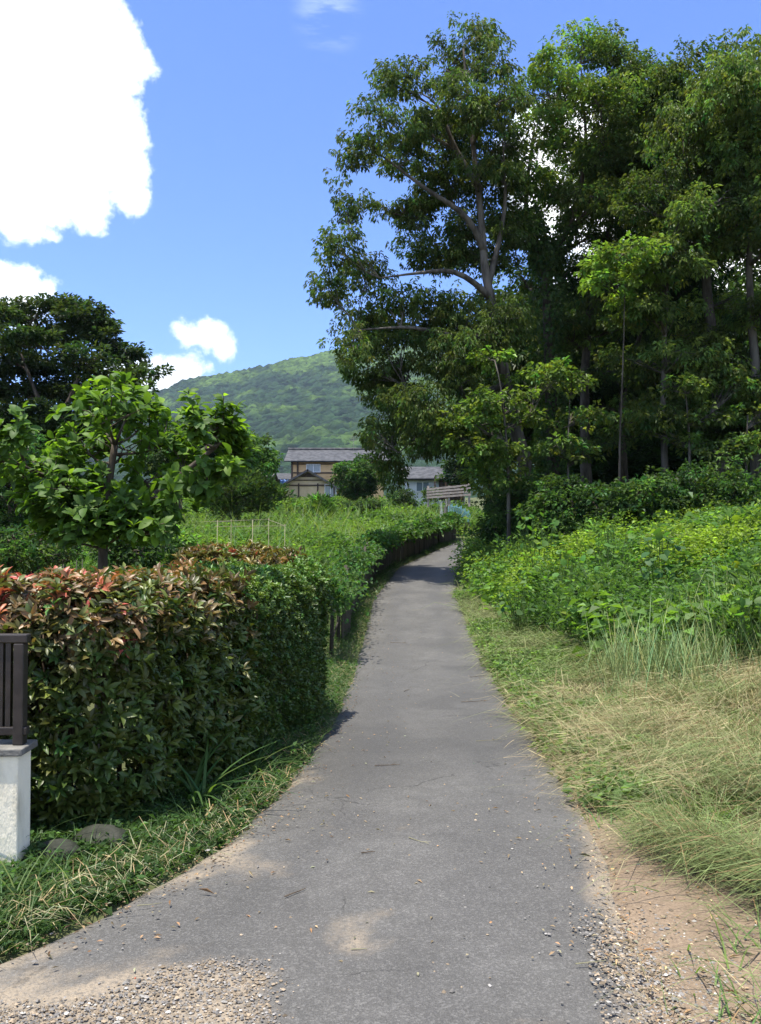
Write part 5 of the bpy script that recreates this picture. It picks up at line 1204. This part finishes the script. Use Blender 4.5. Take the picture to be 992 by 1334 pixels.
poly = [pxy(*q) for q in ((-40, 1318), (70, 1316), (150, 1300), (215, 1275), (262, 1262), (330, 1262), (366, 1288), (362, 1345), (362, 1500), (-60, 1500))]
poly = np.array(poly)
def inpoly(x, y):
    r = np.zeros(len(x), bool); j = len(poly) - 1
    for i in range(len(poly)):
        xi, yi, xj, yj = *poly[i], *poly[j]; c = ((yi > y) != (yj > y)) & (x < (xj - xi) * (y - yi) / (yj - yi + 1e-12) + xi); r ^= c; j = i
    return r
m = 40000; x = rg.uniform(-1.8, -.2, m); y = rg.uniform(2.0, 3.15, m); k = inpoly(x + fbm(x * 9, y * 9, 1) * .09 + rg.normal(0, .03, m), y + fbm(x * 9, y * 9, 2) * .09 + rg.normal(0, .02, m)) ; x, y = x[k][:10500], y[k][:10500]
gravel(a, x, y, top_z(x, y) + rg.uniform(0, .008, len(x)), .0038, stonecol(len(x), rg, .5), rg)
x = rg.normal(.98, .17, 7000); y = rg.uniform(2.3, 3.75, 7000); k = (x > .72 + .12 * fbm(x * 5, y * 5, 4) + .1 * (y - 2.6)) & (rg.random(7000) < sstep(3.7 - y, 0, .6)); gravel(a, x[k], y[k], top_z(x[k], y[k]), .0042, stonecol(k.sum(), rg, .5), rg)
x = rg.uniform(-1.6, 2.6, 1500); y = rg.uniform(2.4, 5.5, 1500); k = (x > XR(y) - .1) | (rg.random(1500) < .3); gravel(a, x[k], y[k], top_z(x[k], y[k]), .0052, stonecol(k.sum(), rg, .5), rg)
tag(a.obj('gravel', STONE, smooth=False), kind='stuff')
# sand washed around the gravel is in the road's dust; leaf litter and chaff
def flecks(n, fn, x0, x1, y0, y1, L, W, base, name, pw, mat=HAY):
    x, y = scatter(n, x0, x1, y0, y1, rg, fn, pw); th = rg.uniform(0, 6.28, len(x)); a = Acc()
    stamp(a, tmpl_leaf2(.12, .5, .05), np.stack([x, y, top_z(x, y) + .006], -1), np.stack([np.cos(th), np.sin(th), rg.normal(0, .15, len(x))], -1), np.array([0, 0, 1.]) + rg.normal(size=(len(x), 3)) * .25, L * np.exp(rg.normal(0, .35, len(x))), W, cvar(rg, base, len(x), .35)); tag(a.obj(name, mat), kind='stuff')
flecks(1500, lambda x, y: ((x > XL(y)) & (x < XR(y))) * np.clip(np.exp(-np.minimum(x - XL(y), XR(y) - x) * 7) + .35 * np.exp(-((x - (.12 + .004 * y)) / .1) ** 2) * (y > 7) + .03, 0, 1), -1.2, 6, 3, 46, .022, .010, (.26, .20, .12), 'leaf_litter', 1.0)
flecks(1300, lambda x, y: ((x > XR(y) - .15) & (x < XR(y) + 1.3)).astype(float), .6, 4, 2.5, 9, .022, .009, (.33, .255, .15), 'dry_litter', .9)
flecks(900, lambda x, y: ((x > XL(y) - .1) & (x < XL(y) + .25)).astype(float), -2, 4, 2.8, 42, .02, .009, (.13, .085, .05), 'brown_litter', 1.0)
def twig(px, py, L, ang, seed, label, mat=STAKE, r=.003):
    rr = np.random.default_rng(seed)
    dd = 4.0
    for _ in range(30): dd = (EYE - float(road_z(0.3, dd))) / max(1e-3, -ray(px, py)[2]) * ray(px, py)[1]
    c = P(px, py, dd); x0, y0 = c[0], c[1]; n = 7; t = np.linspace(-.5, .5, n); bend = rr.normal(0, .12)
    x = x0 + L * t * math.cos(ang) - bend * L * (t * t) * math.sin(ang); y = y0 + L * t * math.sin(ang) + bend * L * t * t * math.cos(ang)
    z = top_z(x, y) + r + .004 + .01 * np.abs(rr.normal(size=n)) * L; b = np.array([x0, y0, float(top_z(np.array([x0]), np.array([y0]))[0])])
    a = Acc(); pts = np.stack([x, y, z], -1); tube(a, pts, np.linspace(r, r * .5, n), 5)
    if L > .12:
        k = int(n * .6); q = pts[k] + np.array([math.cos(ang + .7), math.sin(ang + .7), .05]) * L * .3; tube(a, [pts[k], q], [r * .7, r * .3], 4)
    o = a.obj('twig', mat, loc=b); tag(o, label, 'twig', 'twigs scattered on the lane')
TW = [(545, 1097, .16, -.9, 'thin curved straw lying in the middle of the near asphalt'), (468, 1239, .06, .1, 'short pale chip of straw near the bottom middle of the lane'), (480, 1112, .07, .3, 'dark short twig left of the curved straw', 1), (290, 1112, .14, -.7, 'crooked straw by the left edge of the lane below the bronze hedge'),
      (195, 1180, .1, .3, 'straight pale straw at the left edge near the wall'), (505, 998, .2, .2, 'leafy twig in the middle of the lane', 1), (620, 915, .34, .25, 'long forked dark twig at the right edge of the lane', 1), (655, 930, .4, .1, 'long pale stalk across the right edge of the lane'), (640, 965, .3, .3, 'pale stalk fanned just below the long one'),
      (700, 985, .25, -.1, 'pale stalk by the right edge below the fanned one'), (625, 882, .3, .4, 'dark twig poking out of the right verge', 1), (385, 1165, .12, .8, 'dark branched twig in the lower left of the lane', 1), (530, 900, .16, 1.1, 'dark leaf twig on the centre line of the lane', 1), (770, 1255, .12, .2, 'straw beside the gravel at lower right'),
      (520, 838, .3, -.2, 'brown twig lying across the lane halfway up', 1), (545, 795, .25, .1, 'pale chip on the lane above the brown twig')]
for i, q in enumerate(TW): twig(q[0], q[1], q[2], q[3], 800 + i, q[4], STEM if len(q) > 5 else STAKE, .0035 if len(q) > 5 else .0025)
def boulder(px, dd, s, seed, label):
    b = gpt(px, dd); V, F = ico(); rr = np.random.default_rng(seed)
    for _ in range(2):
        nv = list(V); mid = {}; nf = []
        def m_(i, j):
            k = (min(i, j), max(i, j))
            if k not in mid: mid[k] = len(nv); v = (V[i] + V[j]) / 2; nv.append(v / np.linalg.norm(v))
            return mid[k]
        V = norm(np.array(V)); nv = list(V)
        for (i, j, k) in F: a_, b_, c_ = m_(i, j), m_(j, k), m_(k, i); nf += [[i, a_, c_], [j, b_, a_], [k, c_, b_], [a_, b_, c_]]
        V, F = np.array(nv), np.array(nf)
    r = 1 + .35 * fbm(V[:, 0] * 1.5 + V[:, 2] + seed, V[:, 1] * 1.5 + V[:, 2] * 1.3, seed, 3); a = Acc(); a.add(V * r[:, None] * np.array(s) + b + np.array([0, 0, s[2] * .4]), T=F)
    tag(a.obj('boulder', BOULD, smooth=True, loc=b), label, 'rock')
boulder(135, 4.3, (.15, .1, .07), 1, 'dark mossy rock in the shade under the bronze hedge')
boulder(80, 4.1, (.11, .08, .06), 2, 'smaller brown rock beside the end of the cream wall')
b = np.array([*pxy(176, 1283), 0]); b[2] = float(top_z(b[:1], b[1:2])[0]); a = Acc(); gravel(a, b[:1], b[1:2], b[2:], .008, np.array([[.36, .09, .05]]), rg); tag(a.obj('stone', STONE, loc=b), 'small orange-red stone at the edge of the left gravel patch', 'stone')

# ------------------------------------------------------------------ haze
m, n = newmat('haze_air')
pv = n.n('ShaderNodeVolumePrincipled'); pv.inputs['Color'].default_value = (.62, .78, 1, 1); pv.inputs['Density'].default_value = .00008; pv.inputs['Anisotropy'].default_value = .2
o_ = n.n('ShaderNodeOutputMaterial'); n.l(pv.outputs[0], o_.inputs['Volume'])
a = Acc(); box(a, (0, 1400, 330), (7400, 4400, 664)); hz_ = a.obj('haze', m); tag(hz_, kind='stuff')
print('total', time.time() - T0, 'tris', sum(len(o.data.polygons) for o in bpy.data.objects if o.type == 'MESH'))
